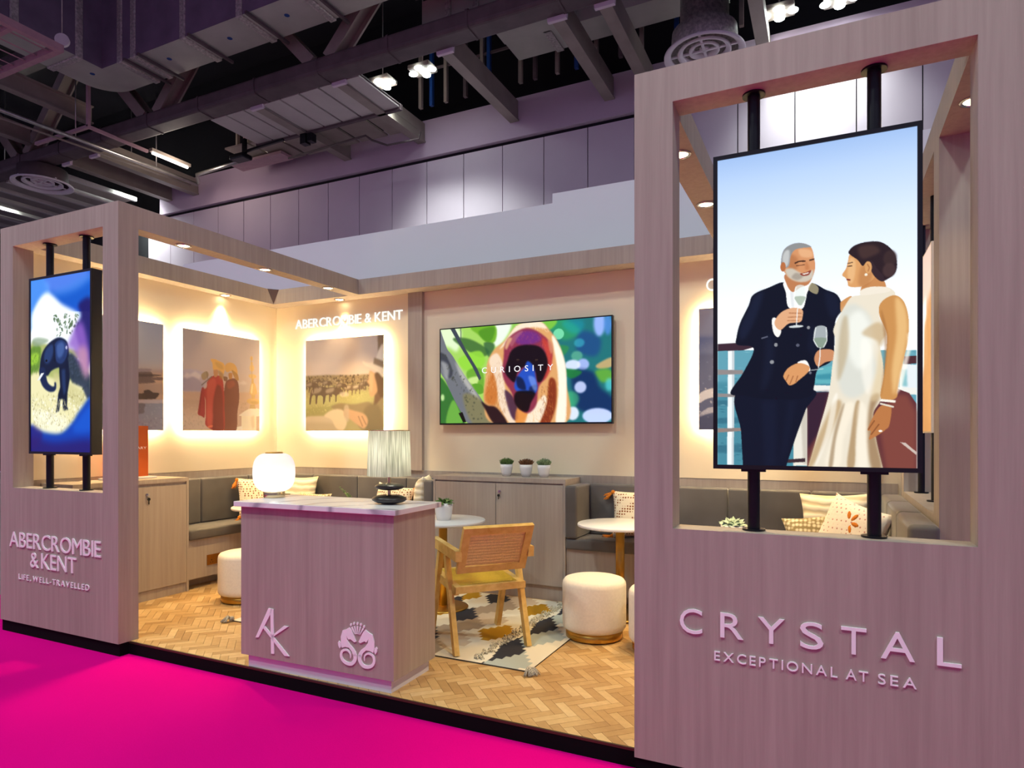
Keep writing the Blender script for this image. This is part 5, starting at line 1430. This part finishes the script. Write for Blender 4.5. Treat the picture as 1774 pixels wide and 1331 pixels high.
# ---- cane chair
def chair():
    t = thing('cane_chair', 'teak armchair with cane back and seat and V-shaped legs on the rug', 'chair', (-2.264, 4.134, 0.0095), math.radians(139 - 90))
    w = M['teak']
    for s in (-1, 1):
        x = s * 0.262
        top = (x, -0.03, 0.625)
        obj('leg', MB().bar((x, -0.285, 0.0), (x, -0.075, 0.640), 0.034, 0.052, up=(0, 1, 0)), w, t, **lo)
        obj('leg', MB().bar((x, 0.285, 0.0), (x, 0.065, 0.640), 0.034, 0.052, up=(0, 1, 0)), w, t, **lo)
        obj('armrest', MB().bar((x, -0.335, 0.668), (x, 0.215, 0.690), 0.042, 0.070), w, t, **lo)
        obj('side_rail', MB().bar((x * 0.92, -0.235, 0.415), (x * 0.92, 0.25, 0.445), 0.030, 0.052), w, t, **lo)
    # seat
    sb = MB(); z0, z1 = 0.425, 0.455
    sb.bar((-0.255, -0.235, z0), (0.255, -0.235, z0), 0.045, 0.045).bar((-0.255, 0.235, z1), (0.255, 0.235, z1), 0.045, 0.045)
    sb.bar((-0.232, -0.235, z0 + 0.002), (-0.232, 0.235, z1 + 0.002), 0.045, 0.04).bar((0.232, -0.235, z0 + 0.002), (0.232, 0.235, z1 + 0.002), 0.045, 0.04)
    sfr = obj('seat_frame', sb, w, t, **lo)
    obj('cane_seat', MB().add([(-0.21, -0.213, z0 + 0.024), (0.21, -0.213, z0 + 0.024), (0.21, 0.213, z1 + 0.024), (-0.21, 0.213, z1 + 0.024)], [(0, 1, 2, 3)]).add([(-0.21, -0.213, z0 + 0.019), (0.21, -0.213, z0 + 0.019), (0.21, 0.213, z1 + 0.019), (-0.21, 0.213, z1 + 0.019)], [(3, 2, 1, 0)]), M['cane_seat'], sfr, **lo)
    # back
    b0 = Vector((0, -0.245, 0.545)); b1 = Vector((0, -0.400, 0.865)); up = (b1 - b0).normalized(); nrm = Vector((0, -up.z, up.y))
    fr = MB(); hw_ = 0.250
    ex = Vector((1, 0, 0))
    fr.bar(b0 + up * 0.026 - ex * hw_, b0 + up * 0.026 + ex * hw_, 0.032, 0.052, up=up)
    fr.bar(b1 - up * 0.026 - ex * hw_, b1 - up * 0.026 + ex * hw_, 0.032, 0.052, up=up)
    for s in (-1, 1):
        fr.bar(b0 + ex * s * (hw_ - 0.026) + up * 0.0521, b1 + ex * s * (hw_ - 0.026) - up * 0.0521, 0.052, 0.032, up=nrm)
    bfr = obj('back_frame', fr, w, t, **lo)
    pn = MB()
    for off in (0.003, -0.003):
        q = [b0 + up * 0.050 - ex * 0.2 + nrm * off, b0 + up * 0.050 + ex * 0.2 + nrm * off, b1 - up * 0.050 + ex * 0.2 + nrm * off, b1 - up * 0.050 - ex * 0.2 + nrm * off]
        pn.add(q, [(0, 1, 2, 3) if off > 0 else (3, 2, 1, 0)])
    obj('cane_back', pn, M['cane_back'], bfr, **lo)
    return t
chair()

# ---- plants
def rosette(mb, c, r, rings, hup=0.6, seed=1, wide=0.30):
    rnd = random.Random(seed)
    for k, (n, fr, tilt) in enumerate(rings):
        for i in range(n):
            a = 2 * math.pi * (i + 0.5 * k) / n + rnd.uniform(-0.15, 0.15)
            L = r * fr * rnd.uniform(0.9, 1.1); tl = tilt + rnd.uniform(-0.12, 0.12)
            d = Vector((math.cos(a) * math.cos(tl), math.sin(a) * math.cos(tl), math.sin(tl)))
            sd = Vector((-math.sin(a), math.cos(a), 0)); nn = d.cross(sd)
            p = Vector(c); w = L * wide; th = L * 0.10
            vs = [p, p + d * L * 0.55 + sd * w - nn * th, p + d * L * 0.55 - sd * w - nn * th, p + d * L * 0.55 + nn * th * 1.6, p + d * L - nn * L * 0.12]
            mb.add([v[:] for v in vs], [(0, 1, 3), (0, 3, 2), (1, 4, 3), (3, 4, 2), (0, 2, 1), (1, 2, 4)], False)
    return mb
def spiky(mb, c, r, h, n, seed, th=0.006):
    rnd = random.Random(seed)
    for i in range(n):
        a = rnd.uniform(0, 2 * math.pi); q = math.sqrt(rnd.random()) * r
        p = Vector((c[0] + math.cos(a) * q * 0.7, c[1] + math.sin(a) * q * 0.7, c[2]))
        e = Vector((c[0] + math.cos(a) * q * 1.25, c[1] + math.sin(a) * q * 1.25, c[2] + h * rnd.uniform(0.6, 1.0) * (1 - 0.35 * (q / r) ** 2)))
        mb.cyl(p, e, th, th * 0.35, n=5, cap=True)
    return mb
def pot_plant(label, x, y, z, rt, rb, hh, mat, style, seed, group=None):
    t = thing('potted_succulent', label, 'plant', (x, y, z), group=group)
    obj('pot', MB().lathe([(rb, 0.0), (rb + (rt - rb) * 0.55, hh * 0.3), (rt - 0.002, hh * 0.7), (rt, hh), (rt - 0.006, hh), (rt - 0.008, hh * 0.86), (0.001, hh * 0.86)], n=36), M['ceramic'], t, **lo)
    mb = MB()
    if style == 'spiky': spiky(mb, (0, 0, hh * 0.87), rt * 1.0, 0.076, 170, seed)
    elif style == 'dome': spiky(mb, (0, 0, hh * 0.87), rt * 0.95, 0.082, 240, seed, 0.005)
    else: rosette(mb, (0, 0, hh * 0.9), rt * 1.28, [(11, 1.0, 0.25), (9, 0.9, 0.6), (7, 0.75, 0.95), (5, 0.5, 1.25)], seed=seed)
    obj('leaves', mb, mat, t, **lo)
    return t
gp = 'small succulents in white pots'
pot_plant('green succulent in a white pot, leftmost on the sideboard', -2.762, 5.60, 1.0835, 0.060, 0.038, 0.114, M['leaf'], 'dome', 11, gp)
pot_plant('brown succulent in a white pot, middle of the three on the sideboard', -2.557, 5.60, 1.0835, 0.062, 0.038, 0.114, M['leaf_brown'], 'spiky', 12, gp)
pot_plant('grey green succulent in a white pot, rightmost on the sideboard', -2.375, 5.60, 1.0835, 0.062, 0.038, 0.114, M['leaf_grey'], 'dome', 13, gp)
pot_plant('green succulent in a tapered white pot on the table behind the counter', -2.930, 4.74, 0.7575, 0.078, 0.058, 0.145, M['leaf'], 'rosette', 14, gp)
pot_plant('pale rosette succulent in a white pot seen over the right tower ledge', -0.575, 4.60, 0.7575, 0.080, 0.062, 0.115, M['leaf_pale'], 'rosette', 15, gp)
t = thing('bud_vase', 'tiny glass vase with a green sprig just behind the counter', 'vase', (-4.02, 4.86, 0.7575))
obj('vase', MB().lathe([(0.028, 0), (0.032, 0.03), (0.026, 0.07), (0.014, 0.10), (0.016, 0.12), (0.012, 0.12), (0.010, 0.10), (0.020, 0.06), (0.022, 0.01), (0.001, 0.006)], n=24), M['glass'], t, **lo)
mb = MB(); rnd = random.Random(5)
for k in range(4):
    e = Vector((-0.03 - 0.03 * k, rnd.uniform(-0.02, 0.02), 0.17 + 0.02 * k))
    mb.tube([(0, 0, 0.03), (0, 0, 0.11), tuple(e)], 0.0018, 5)
    for q in range(5):
        f = 0.3 + 0.15 * q; p = Vector((0, 0, 0.11)).lerp(e, f)
        mb.ell((p.x + rnd.uniform(-0.012, 0.012), p.y + rnd.uniform(-0.012, 0.012), p.z + rnd.uniform(-0.004, 0.012)), (0.009, 0.006, 0.006), 6, 4)
obj('sprig', mb, M['leaf'], t, **lo)

# ---- throw pillows
def pillow_mesh(w, h, th, n=14, seed=0):
    rnd = random.Random(seed); vs = []; fs = []
    for side in (-1, 1):
        for j in range(n + 1):
            for i in range(n + 1):
                u = -1 + 2 * i / n; v = -1 + 2 * j / n
                pin = 1 - 0.10 * (1 - abs(u) ** 2) * abs(v) ** 4; pin2 = 1 - 0.10 * (1 - abs(v) ** 2) * abs(u) ** 4
                t_ = max(0.0, (1 - u ** 4) * (1 - v ** 4)) ** 0.55
                wr = 1 + 0.06 * math.sin(5 * u + seed) * math.cos(4 * v + seed * 2)
                vs.append((u * w / 2 * pin2, side * (th / 2 * t_ * wr + 0.002), v * h / 2 * pin))
    m = n + 1; o = m * m
    for j in range(n):
        for i in range(n):
            a = j * m + i
            fs.append((a, a + 1, a + m + 1, a + m)); fs.append((o + a, o + a + m, o + a + m + 1, o + a + 1))
    for i in range(n):
        fs.append((i, o + i, o + i + 1, i + 1)); a = n * m + i; fs.append((a, a + 1, o + a + 1, o + a))
        a = i * m; fs.append((a, a + m, o + a + m, o + a)); a = i * m + n; fs.append((a, o + a, o + a + m, a + m))
    return vs, fs
def tassel(mb, p, d, L=0.075):
    p = Vector(p); d = Vector(d).normalized(); rnd = random.Random(9)
    mb.ell(p, (0.020, 0.020, 0.020), 10, 6)
    for k in range(22):
        e = p + (d + Vector((rnd.uniform(-.35, .35), rnd.uniform(-.35, .35), rnd.uniform(-.35, .35)))) * L
        mb.cyl(p, e, 0.006, 0.004, n=5)
def pillow(label, loc, size, rot, mat, seed=0, tassels=(), motif=False):
    t = thing('throw_pillow', label, 'pillow', loc, group='throw pillows on the grey banquettes')
    vs, fs = pillow_mesh(*size, seed=seed)
    R = Euler(rot).to_matrix()
    mb = MB(); mb.add([(R @ Vector(v))[:] for v in vs], fs, True)
    cv = obj('cover', mb, mat, t, **lo)
    if motif:
        tb = MB()
        for k in range(6):
            a = k * 1.05; c_ = Vector((0.02 + 0.045 * math.cos(a), -size[2] * 0.47, 0.09 + 0.045 * math.sin(a)))
            o_ = len(tb.v); tb.ell((0, 0, 0), (0.034, 0.008, 0.015), 10, 6)
            Rk = Euler((0, -a, 0)).to_matrix()
            for i in range(o_, len(tb.v)): tb.v[i] = (R @ (c_ + Rk @ Vector(tb.v[i])))[:]
        obj('stitched_motif', tb, M['orange_yarn'], cv, **lo)
    for (u, v, dx, dy, dz) in tassels:
        p = R @ Vector((u * size[0] / 2, 0, v * size[1] / 2))
        tb = MB(); tassel(tb, p, R @ Vector((dx, dy, dz))); obj('tassel', tb, M['orange_yarn'], t, **lo)
    return t
rd = math.radians
pillow('brown dotted cream pillow with orange tassels in the left bench corner', (-5.58, 5.22, 0.80), (0.44, 0.44, 0.15), (rd(-16), 0, rd(62)), M['dots'], 1, ((-0.97, 0.9, -0.4, 0, -1), (-0.97, -0.95, -0.6, 0, -0.8)))
pillow('pleated cream pillow leaning in the left bench corner', (-5.34, 5.555, 0.80), (0.46, 0.44, 0.15), (rd(-14), 0, rd(8)), M['ruffle'], 2)
pillow('small chunky knit pillow in the left bench corner', (-5.00, 5.42, 0.715), (0.42, 0.28, 0.12), (rd(-22), 0, rd(4)), M['knit'], 3)
pillow('brown dotted cream pillow with orange tassels beside the sideboard', (-4.03, 5.52, 0.770), (0.42, 0.40, 0.14), (rd(-20), rd(8), rd(10)), M['dots'], 4, ((0.95, 0.93, 0.5, 0, -0.9), (0.95, -0.93, 0.6, 0, -0.6)))
pillow('upright cream pillow against the left side of the sideboard', (-3.68, 5.56, 0.83), (0.40, 0.48, 0.17), (rd(-8), 0, rd(-66)), M['ruffle'], 5)
pillow('brown dotted cream pillow with orange tassels behind the right round table', (-1.50, 5.605, 0.785), (0.46, 0.42, 0.12), (rd(-10), rd(-3), rd(-4)), M['dots'], 6, ((-0.97, 0.93, -0.9, 0, -0.6), (-0.97, -0.9, -1, 0, -0.25)))
pillow('pleated cream pillow in the corner behind the right tower', (0.06, 5.53, 0.82), (0.52, 0.44, 0.15), (rd(-15), rd(-3), rd(-6)), M['ruffle'], 7)
pillow('chunky cream knit pillow low in the corner behind the right tower', (-0.07, 5.22, 0.735), (0.44, 0.34, 0.13), (rd(-28), rd(-8), rd(6)), M['knit'], 8)
pillow('white stitched pillow with an orange motif behind the right tower', (0.13, 4.90, 0.80), (0.50, 0.48, 0.16), (rd(-18), rd(12), rd(-48)), M['dots_soft'], 9, motif=True)

# ================================================================ HALL ROOF STEEL, DUCTS AND LIGHTS
def i_beam(mb, x, y0, y1, z0, h=0.52, w=0.26, t=0.04):
    mb.box(x - w / 2, x + w / 2, y0, y1, z0, z0 + t).box(x - w / 2, x + w / 2, y0, y1, z0 + h - t, z0 + h).box(x - t / 2, x + t / 2, y0, y1, z0 + t, z0 + h - t)
    return mb
def roof_beam(x, label, y0=12.16, y1=15.59, z0=9.72):
    t = thing('roof_beam', label, 'beam', (x, y0, z0), group='steel roof beams running to the hall wall')
    obj('flange_plate', MB().box(x - 0.13, x + 0.13, y0, y1, z0, z0 + 0.04), M['steel'], t)
    obj('web', MB().box(x - 0.02, x + 0.10, y0, y1, z0 + 0.0401, z0 + 0.54), M['steel'], t)
    obj('end_bracket', MB().prism_xz([(x - 0.2, z0 - 0.02), (x + 0.2, z0 - 0.02), (x + 0.22, z0 + 0.26), (x - 0.22, z0 + 0.26)], y0 - 0.08, y0 - 0.001).cyl((x, y0 - 0.081, z0 + 0.1), (x, y0 - 0.085, z0 + 0.1), 0.03), M['hall_paint'], t)
for x, lb in ((-20.95, 'steel roof beam far left above the left tower'), (-19.6, 'steel roof beam beside the long pipe above the left tower'),
              (-13.0, 'steel roof beam at the left edge of the grey ceiling boards'),
              (-10.36, 'steel roof beam left of the paired hall lights'), (-7.45, 'steel roof beam right of the paired hall lights'),
              (-4.85, 'steel roof beam left of the right tower'), (-3.87, 'steel roof beam above the right tower corner'), (-1.25, 'steel roof beam at the top beside the ring diffuser')):
    roof_beam(x, lb)

# big truss wrapped along X
t = thing('roof_truss', 'dark wrapped roof truss with V braces crossing the hall', 'truss', (-14, 11.85, 9.78))
obj('lower_chord', MB().rbox(-33, 14, 11.60, 12.14, 9.78, 10.16, 0.08, 3, False), M['steel_dark'], t)
for k in range(-6, 9):
    x = -10.6 + k * 1.98
    obj('band', MB().rbox(x - 0.05, x + 0.05, 11.585, 12.145, 9.765, 10.175, 0.08, 3, False), M['steel_dark'], t)
obj('upper_chord', MB().box(-33, 14, 11.65, 12.05, 12.9, 13.4), M['steel_dark'], t)
for nx in (-28.5, -22.6, -16.55, -10.6, -4.65, 1.3):
    for s in (-1, 1):
        a = Vector((nx + s * 0.25, 11.86, 10.14)); b_ = Vector((nx + s * 2.9, 11.86, 12.9))
        obj('brace', MB().bar(a, b_, 0.40, 0.06, up=(0, 1, 0)).bar(a + Vector((0, -0.15, 0)), b_ + Vector((0, -0.15, 0)), 0.06, 0.07).bar(a + Vector((0, 0.15, 0)), b_ + Vector((0, 0.15, 0)), 0.06, 0.07) if False else
            MB().bar(a + Vector((0, -0.17, 0)), b_ + Vector((0, -0.17, 0)), 0.05, 0.30, up=(0, 0, 1)).bar(a + Vector((0, 0.17, 0)), b_ + Vector((0, 0.17, 0)), 0.05, 0.30).bar(a, b_, 0.33, 0.05), M['pinkframe'] if False else M['steel'], t)

# insulated duct, L shaped, with foil taped joints
t = thing('air_duct', 'large insulated air duct with foil taped joints at top left', 'duct', (-14, 10.7, 10.6))
zd, zt = 10.6, 12.4
mb = MB()
arc = [(-17.42, 9.6)] + [(-16.62 - 0.80 * math.cos(a), 10.45 + 0.80 * math.sin(a)) for a in [k * math.pi / 16 for k in range(9)]]
outline = [(-16.30, 2.0), (-16.30, 10.26), (-4.0, 10.26), (-4.0, 11.25)] + [(x, y) for x, y in reversed(arc)] + [(-17.42, 2.0)]
n = len(outline)
def ring(z): return [(x, y, z) for x, y in outline]
mb.add(ring(zd) + ring(zt), [(i, (i + 1) % n, n + (i + 1) % n, n + i) for i in range(n)] + [tuple(range(n, 2 * n))])
obj('casing', mb, M['duct_side'], t)
obj('underside', MB().add(ring(zd - 0.003) + ring(zd - 0.0005), [tuple(reversed(range(n))), tuple(range(n, 2 * n))]), M['duct_under'], t)
for x in (-15.6, -15.1, -13.35, -11.55, -9.8, -8.0):
    obj('foil_joint', MB().rbox(x - 0.09, x + 0.09, 10.225, 11.285, zd - 0.045, zt + 0.02, 0.02, 1, False), M['foil'], t)
    obj('hanger_rail', MB().box(x + 0.28, x + 0.34, 10.15, 11.4, zd - 0.10, zd - 0.04), M['steel_dark'], t)
for y in (9.7, 8.3, 6.9):
    obj('foil_joint', MB().rbox(-17.46, -16.265, y - 0.09, y + 0.09, zd - 0.045, zt + 0.02, 0.02, 1, False), M['foil'], t)
for x, y in ((-14.4, 10.7), (-12.4, 10.75), (-16.75, 10.3), (-10.6, 10.7)):
    obj('blue_mark', MB().cyl((x, y, zd - 0.008), (x, y, zd - 0.004), 0.06, n=10), M['blue'], t)

# second, flatter duct between the beams (right of the truss) with taped joints
t = thing('air_duct', 'grey duct with pink lit tape between two roof beams', 'duct', (-6.2, 13.6, 10.7))
obj('casing', MB().box(-8.3, -5.1, 12.5, 13.2, 10.7, 11.3).box(-6.9, -1.9, 13.9, 14.7, 10.75, 11.4).box(-6.9, -5.1, 13.2, 13.9, 10.72, 11.35), M['duct_under'], t)
for x in (-7.6, -6.9):
    obj('foil_joint', MB().box(x - 0.07, x + 0.07, 12.46, 13.24, 10.67, 11.33), M['foil'], t)
obj('foil_joint', MB().box(-5.9, -5.72, 13.86, 14.74, 10.72, 11.43), M['foil'], t)
obj('foil_joint', MB().box(-4.4, -4.25, 13.86, 14.74, 10.72, 11.43), M['foil'], t)

# grey boarded soffit between beams
sf = thing('ceiling_boards', 'grey boarded soffit with dark grooves left of the paired lights', 'ceiling boards', (-12.7, 13, 9.78))
for k in range(8):
    x = -14.72 + k * 0.62
    obj('board', MB().box(x + 0.03, x + 0.59, 12.12, 13.70, 9.78, 9.82), M['deckpanel'], sf)
obj('edge_channel', MB().box(-14.75, -9.75, 13.70, 13.80, 9.72, 9.86), M['steel_dark'], sf)
obj('grid_backing', MB().box(-14.72, -9.76, 12.12, 13.70, 9.83, 9.86), M['steel_dark'], sf)
sf2 = thing('ceiling_boards', 'dim rear row of roof boards behind the grey soffit', 'ceiling boards', (-13.3, 14.4, 9.95))
for k in range(6):
    x = -16.2 + k * 1.0
    obj('board', MB().box(x + 0.05, x + 0.95, 13.82, 15.2, 9.95, 10.0), M['steel'], sf2)
sf3 = thing('ceiling_boards', 'dark boarded roof strips at far left beside the round diffuser', 'ceiling boards', (-25, 13.5, 9.85))
for k in range(9):
    x = -31.6 + k * 1.06
    obj('board', MB().box(x + 0.05, x + 0.72, 12.2, 15.2, 9.85, 9.92), M['steel'], sf3)
    obj('rib', MB().box(x + 0.82, x + 0.95, 12.2, 15.2, 9.78, 9.92), M['deckpanel'], sf3)

# pipes and tube light
t = thing('pipe_run', 'long silver pipe running back above the left tower', 'pipe', (-18.7, 9, 9.6))
obj('pipe', MB().tube([(-18.75, 6.5, 9.6), (-18.45, 14.72, 9.6)], 0.055, 12), M['galv'], t)
obj('pipe', MB().tube([(-18.40, 14.72, 9.6), (-18.36, 14.66, 9.75), (-18.2, 14.5, 9.80), (-15.3, 14.02, 9.62)], 0.055, 12), M['galv'], t)
obj('pipe', MB().tube([(-19.35, 7.0, 9.62), (-18.75, 14.7, 9.62)], 0.03, 10), M['steel'], t)
for y in (8.5, 11.0, 13.4):
    obj('hanger', MB().tube([(-18.63, y, 9.65), (-18.63, y, 12.0)], 0.015, 6), M['galv'], t)
t = thing('tube_light', 'lit fluorescent tube above the long pipe at left', 'light', (-17.97, 13.4, 9.8))
obj('batten', MB().box(-18.05, -17.9, 12.75, 14.05, 9.83, 9.92), M['steel'], t)
obj('tube', MB().cyl((-17.97, 12.8, 9.79), (-17.97, 13.98, 9.79), 0.035), M['tube_lit'], t)
d = bpy.data.lights.new('tube_glow', 'POINT'); d.energy = 60; d.color = (1, 0.85, 0.7); d.shadow_soft_size = 0.4
l = bpy.data.objects.new('tube_glow', d); COL.objects.link(l); l.parent = t; l.location = (0.3, 0, -0.25)
t = thing('conduit', 'thin looped conduit in front of the lilac bulkhead', 'pipe', (-12, 14.4, 9.7))
obj('conduit', MB().tube([(-14.4, 14.6, 9.66), (-11.4, 14.4, 9.66), (-11.2, 14.4, 9.5), (-10.9, 14.7, 9.42), (-9.9, 14.75, 9.42), (-9.85, 14.75, 9.6)], 0.03, 8), M['steel_dark'], t)
t = thing('ceiling_speaker', 'small black speaker box hung from the ceiling pipe', 'speaker', (-15.2, 13.9, 9.5))
obj('housing', MB().rbox(-15.55, -15.0, 13.45, 13.8, 9.40, 9.54, 0.03, 2, False), M['black_metal'], t)
obj('hanger', MB().box(-15.2, -15.1, 13.6, 13.7, 9.54, 10.0).bar((-15.1, 13.6, 9.6), (-13.6, 13.6, 9.66), 0.06, 0.06), M['black_metal'], t)
t = thing('ceiling_speaker', 'black speaker fitting hung under the grey boarded soffit', 'speaker', (-12.9, 13.75, 9.5))
obj('housing', MB().box(-13.05, -12.85, 13.65, 13.85, 9.45, 9.72).box(-12.8, -12.65, 13.65, 13.85, 9.48, 9.7), M['black_metal'], t)

# maintenance gantry posts behind the truss, blue and grey
t = thing('gantry', 'dark maintenance gantry of posts and rails above the bulkhead', 'gantry', (-7, 15.0, 10.35))
for k, x in enumerate((-10.0, -9.65, -9.2, -8.6, -8.1, -7.9, -7.0, -6.6, -6.0, -5.5, -5.0, -4.4, -3.9, -3.1, -2.4, -1.7)):
    obj('post', MB().box(x - 0.045, x + 0.045, 14.95, 15.05, 10.36, 12.2), M['blue'] if k % 4 == 1 else M['steel_dark'] if k % 2 else M['steel'], t)
obj('rail', MB().bar((-10.2, 15.0, 11.35), (-1.5, 15.0, 11.35), 0.05, 0.06), M['steel_dark'], t)
obj('rail', MB().bar((-10.2, 15.0, 11.9), (-1.5, 15.0, 11.9), 0.05, 0.06), M['steel_dark'], t)
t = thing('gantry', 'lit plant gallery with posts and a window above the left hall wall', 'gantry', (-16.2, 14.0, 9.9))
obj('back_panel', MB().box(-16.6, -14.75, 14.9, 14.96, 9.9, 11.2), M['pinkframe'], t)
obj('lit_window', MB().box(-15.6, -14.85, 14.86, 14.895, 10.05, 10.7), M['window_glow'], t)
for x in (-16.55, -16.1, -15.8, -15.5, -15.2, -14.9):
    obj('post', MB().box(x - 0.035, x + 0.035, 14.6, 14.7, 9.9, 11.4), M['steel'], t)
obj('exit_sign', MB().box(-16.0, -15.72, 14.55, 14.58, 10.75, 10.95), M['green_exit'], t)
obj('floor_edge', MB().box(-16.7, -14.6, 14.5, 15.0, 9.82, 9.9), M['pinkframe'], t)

# louvred panel at top left
t = thing('louvre_panel', 'pink lit louvred ceiling panel at the top left corner', 'louvre', (-14.8, 7.0, 9.0))
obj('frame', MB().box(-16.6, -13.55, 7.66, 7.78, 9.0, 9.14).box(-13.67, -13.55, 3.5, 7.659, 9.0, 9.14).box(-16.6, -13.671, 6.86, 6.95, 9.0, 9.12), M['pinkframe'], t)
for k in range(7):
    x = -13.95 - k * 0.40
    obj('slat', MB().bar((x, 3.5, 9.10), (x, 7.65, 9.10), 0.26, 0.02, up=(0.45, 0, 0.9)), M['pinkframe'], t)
t = thing('cable_disc', 'pale round disc hanging on a wire at top left', 'hanger', (-15.0, 8.6, 10.0))
obj('disc', MB().cyl((-15.02, 8.6, 10.05), (-14.97, 8.55, 10.05), 0.14, n=20), M['diffuser'], t)
obj('wire', MB().tube([(-15.0, 8.57, 10.0), (-15.0, 8.57, 14.499)], 0.01, 6), M['galv'], t)
t = thing('pipe_run', 'pair of fat lagged pipes above the big duct', 'pipe', (-14.5, 9.9, 12.5))
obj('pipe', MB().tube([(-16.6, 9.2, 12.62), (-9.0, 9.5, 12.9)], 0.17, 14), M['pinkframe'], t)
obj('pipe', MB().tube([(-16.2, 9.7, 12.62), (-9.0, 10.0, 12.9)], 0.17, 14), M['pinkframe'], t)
t = thing('blue_sheet', 'cobalt blue sheet glimpsed at the top left corner', 'sheet', (-18.6, 9.0, 11.45))
obj('sheet', MB().box(-19.6, -17.75, 9.0, 9.05, 11.45, 14.49), M['blue'], t)

# side lattice frames at left
t = thing('lattice_frame', 'pale bracket frame hanging left of the big duct', 'frame', (-19, 11.2, 9.5))
obj('strut', MB().bar((-17.9, 10.9, 9.75), (-17.9, 10.9, 11.0), 0.08, 0.08, up=(0, 1, 0)), M['pinkframe'], t)
obj('strut', MB().bar((-20.3, 10.9, 9.75), (-17.86, 10.9, 9.75), 0.08, 0.08), M['pinkframe'], t)
obj('strut', MB().bar((-17.9, 10.94, 9.75), (-17.9, 12.6, 9.75), 0.08, 0.08), M['pinkframe'], t)
for x, lb in ((-24.0, 'brown roof joist crossing at far left'), (-21.9, 'brown roof joist left of the pipe'), (-18.9, 'brown roof joist beneath the duct elbow')):
    t = thing('roof_joist', lb, 'beam', (x, 9, 10.3), group='roof joists in front of the truss')
    obj('joist', i_beam(MB(), x, 7.5, 11.59, 10.3, 0.5, 0.24), M['steel'], t)

# round air diffusers
def diffuser(x, y, z, r, label, cone):
    t = thing('air_diffuser', label, 'diffuser', (x, y, z), group='round ceiling air diffusers')
    for k, (ra, rb, zz) in enumerate(((1.0, 0.83, 0.0), (0.66, 0.53, 0.05), (0.38, 0.25, 0.09))):
        obj('ring', MB().lathe([(r * rb, zz + 0.10), (r * rb, zz + 0.06), (r * (ra - 0.04), zz), (r * ra, zz + 0.01), (r * ra, zz + 0.05), (r * rb + 0.001, zz + 0.101)], n=56, cap=False), M['diffuser'], t, **lo)
    obj('core', MB().lathe([(0.001, 0.10), (r * 0.1, 0.12), (r * 0.12, 0.16), (0.001, 0.16)], n=24), M['diffuser'], t, **lo)
    obj('plenum', MB().lathe([(r * 0.84, 0.11), (r * 0.80, 0.5), (r * 0.6, 0.52), (r * 0.6, 0.56 if not cone else 1.3), (0.001, 0.57 if not cone else 1.31)], n=40, cap=False), M['foil'] if cone else M['steel_dark'], t, **lo)
    obj('spoke', MB().bar((-r * 0.85, 0, 0.12), (r * 0.85, 0, 0.12), 0.05, 0.03).bar((0, -r * 0.85, 0.12), (0, r * 0.85, 0.12), 0.05, 0.03), M['diffuser'], t, **lo)
diffuser(-22.0, 12.0, 9.22, 0.82, 'round lilac air diffuser above the left tower', False)
diffuser(-2.28, 13.75, 9.2, 0.80, 'round white air diffuser rising behind the right tower', True)

# high bay LED clusters
def high_bay(x, y, z, label, energy=0, visible=True):
    t = thing('high_bay_light', label, 'light', (x, y, z), group='cool white high bay lights of the hall')
    obj('housing', MB().rbox(-0.30, 0.30, -0.22, 0.22, 0.02, 0.14, 0.02, 1, False), M['steel'], t, **lo)
    for dx, dy in ((-0.27, 0.0), (0.0, 0.17), (0.0, -0.17), (0.27, 0.0), (0.02, 0.0)):
        obj('led', MB().cyl((dx, dy, 0.0), (dx, dy, 0.019), 0.10, n=20), M['led_cool'], t, **lo)
    obj('drop_rod', MB().tube([(0, 0, 0.14), (0, 0, 14.499 - z)], 0.015, 6), M['galv'], t, **lo)
    if energy:
        d = bpy.data.lights.new('high_bay_beam', 'AREA'); d.shape = 'DISK'; d.size = 0.9; d.energy = energy; d.color = COOL; d.spread = math.radians(150 if y < 5 else 105)
        l = bpy.data.objects.new('high_bay_beam', d); COL.objects.link(l); l.parent = t; l.location = (0, 0, -0.06)
HB = [(-22.14, 14.98, 10.3, 'hall light cluster under the beams above the left tower', 160), (-27.1, 13.5, 10.3, 'hall light cluster at the far left edge', 160),
      (-10.12, 13.46, 10.3, 'left of the two paired hall lights', 150), (-8.89, 13.41, 10.3, 'right of the two paired hall lights', 150),
      (-0.93, 14.82, 10.3, 'hall light cluster above the right tower', 62), (0.21, 14.92, 10.3, 'hall light cluster at the top edge above the right tower', 62),
      (-9.0, -0.5, 10.3, 'hall light over the magenta aisle left of the viewer', 265), (-3.0, -2.5, 10.3, 'hall light over the magenta aisle behind the viewer', 300),
      (3.5, -0.5, 10.3, 'hall light over the magenta aisle right of the viewer', 265)]
for x, y, z, lb, e in HB: high_bay(x, y, z, lb, e)
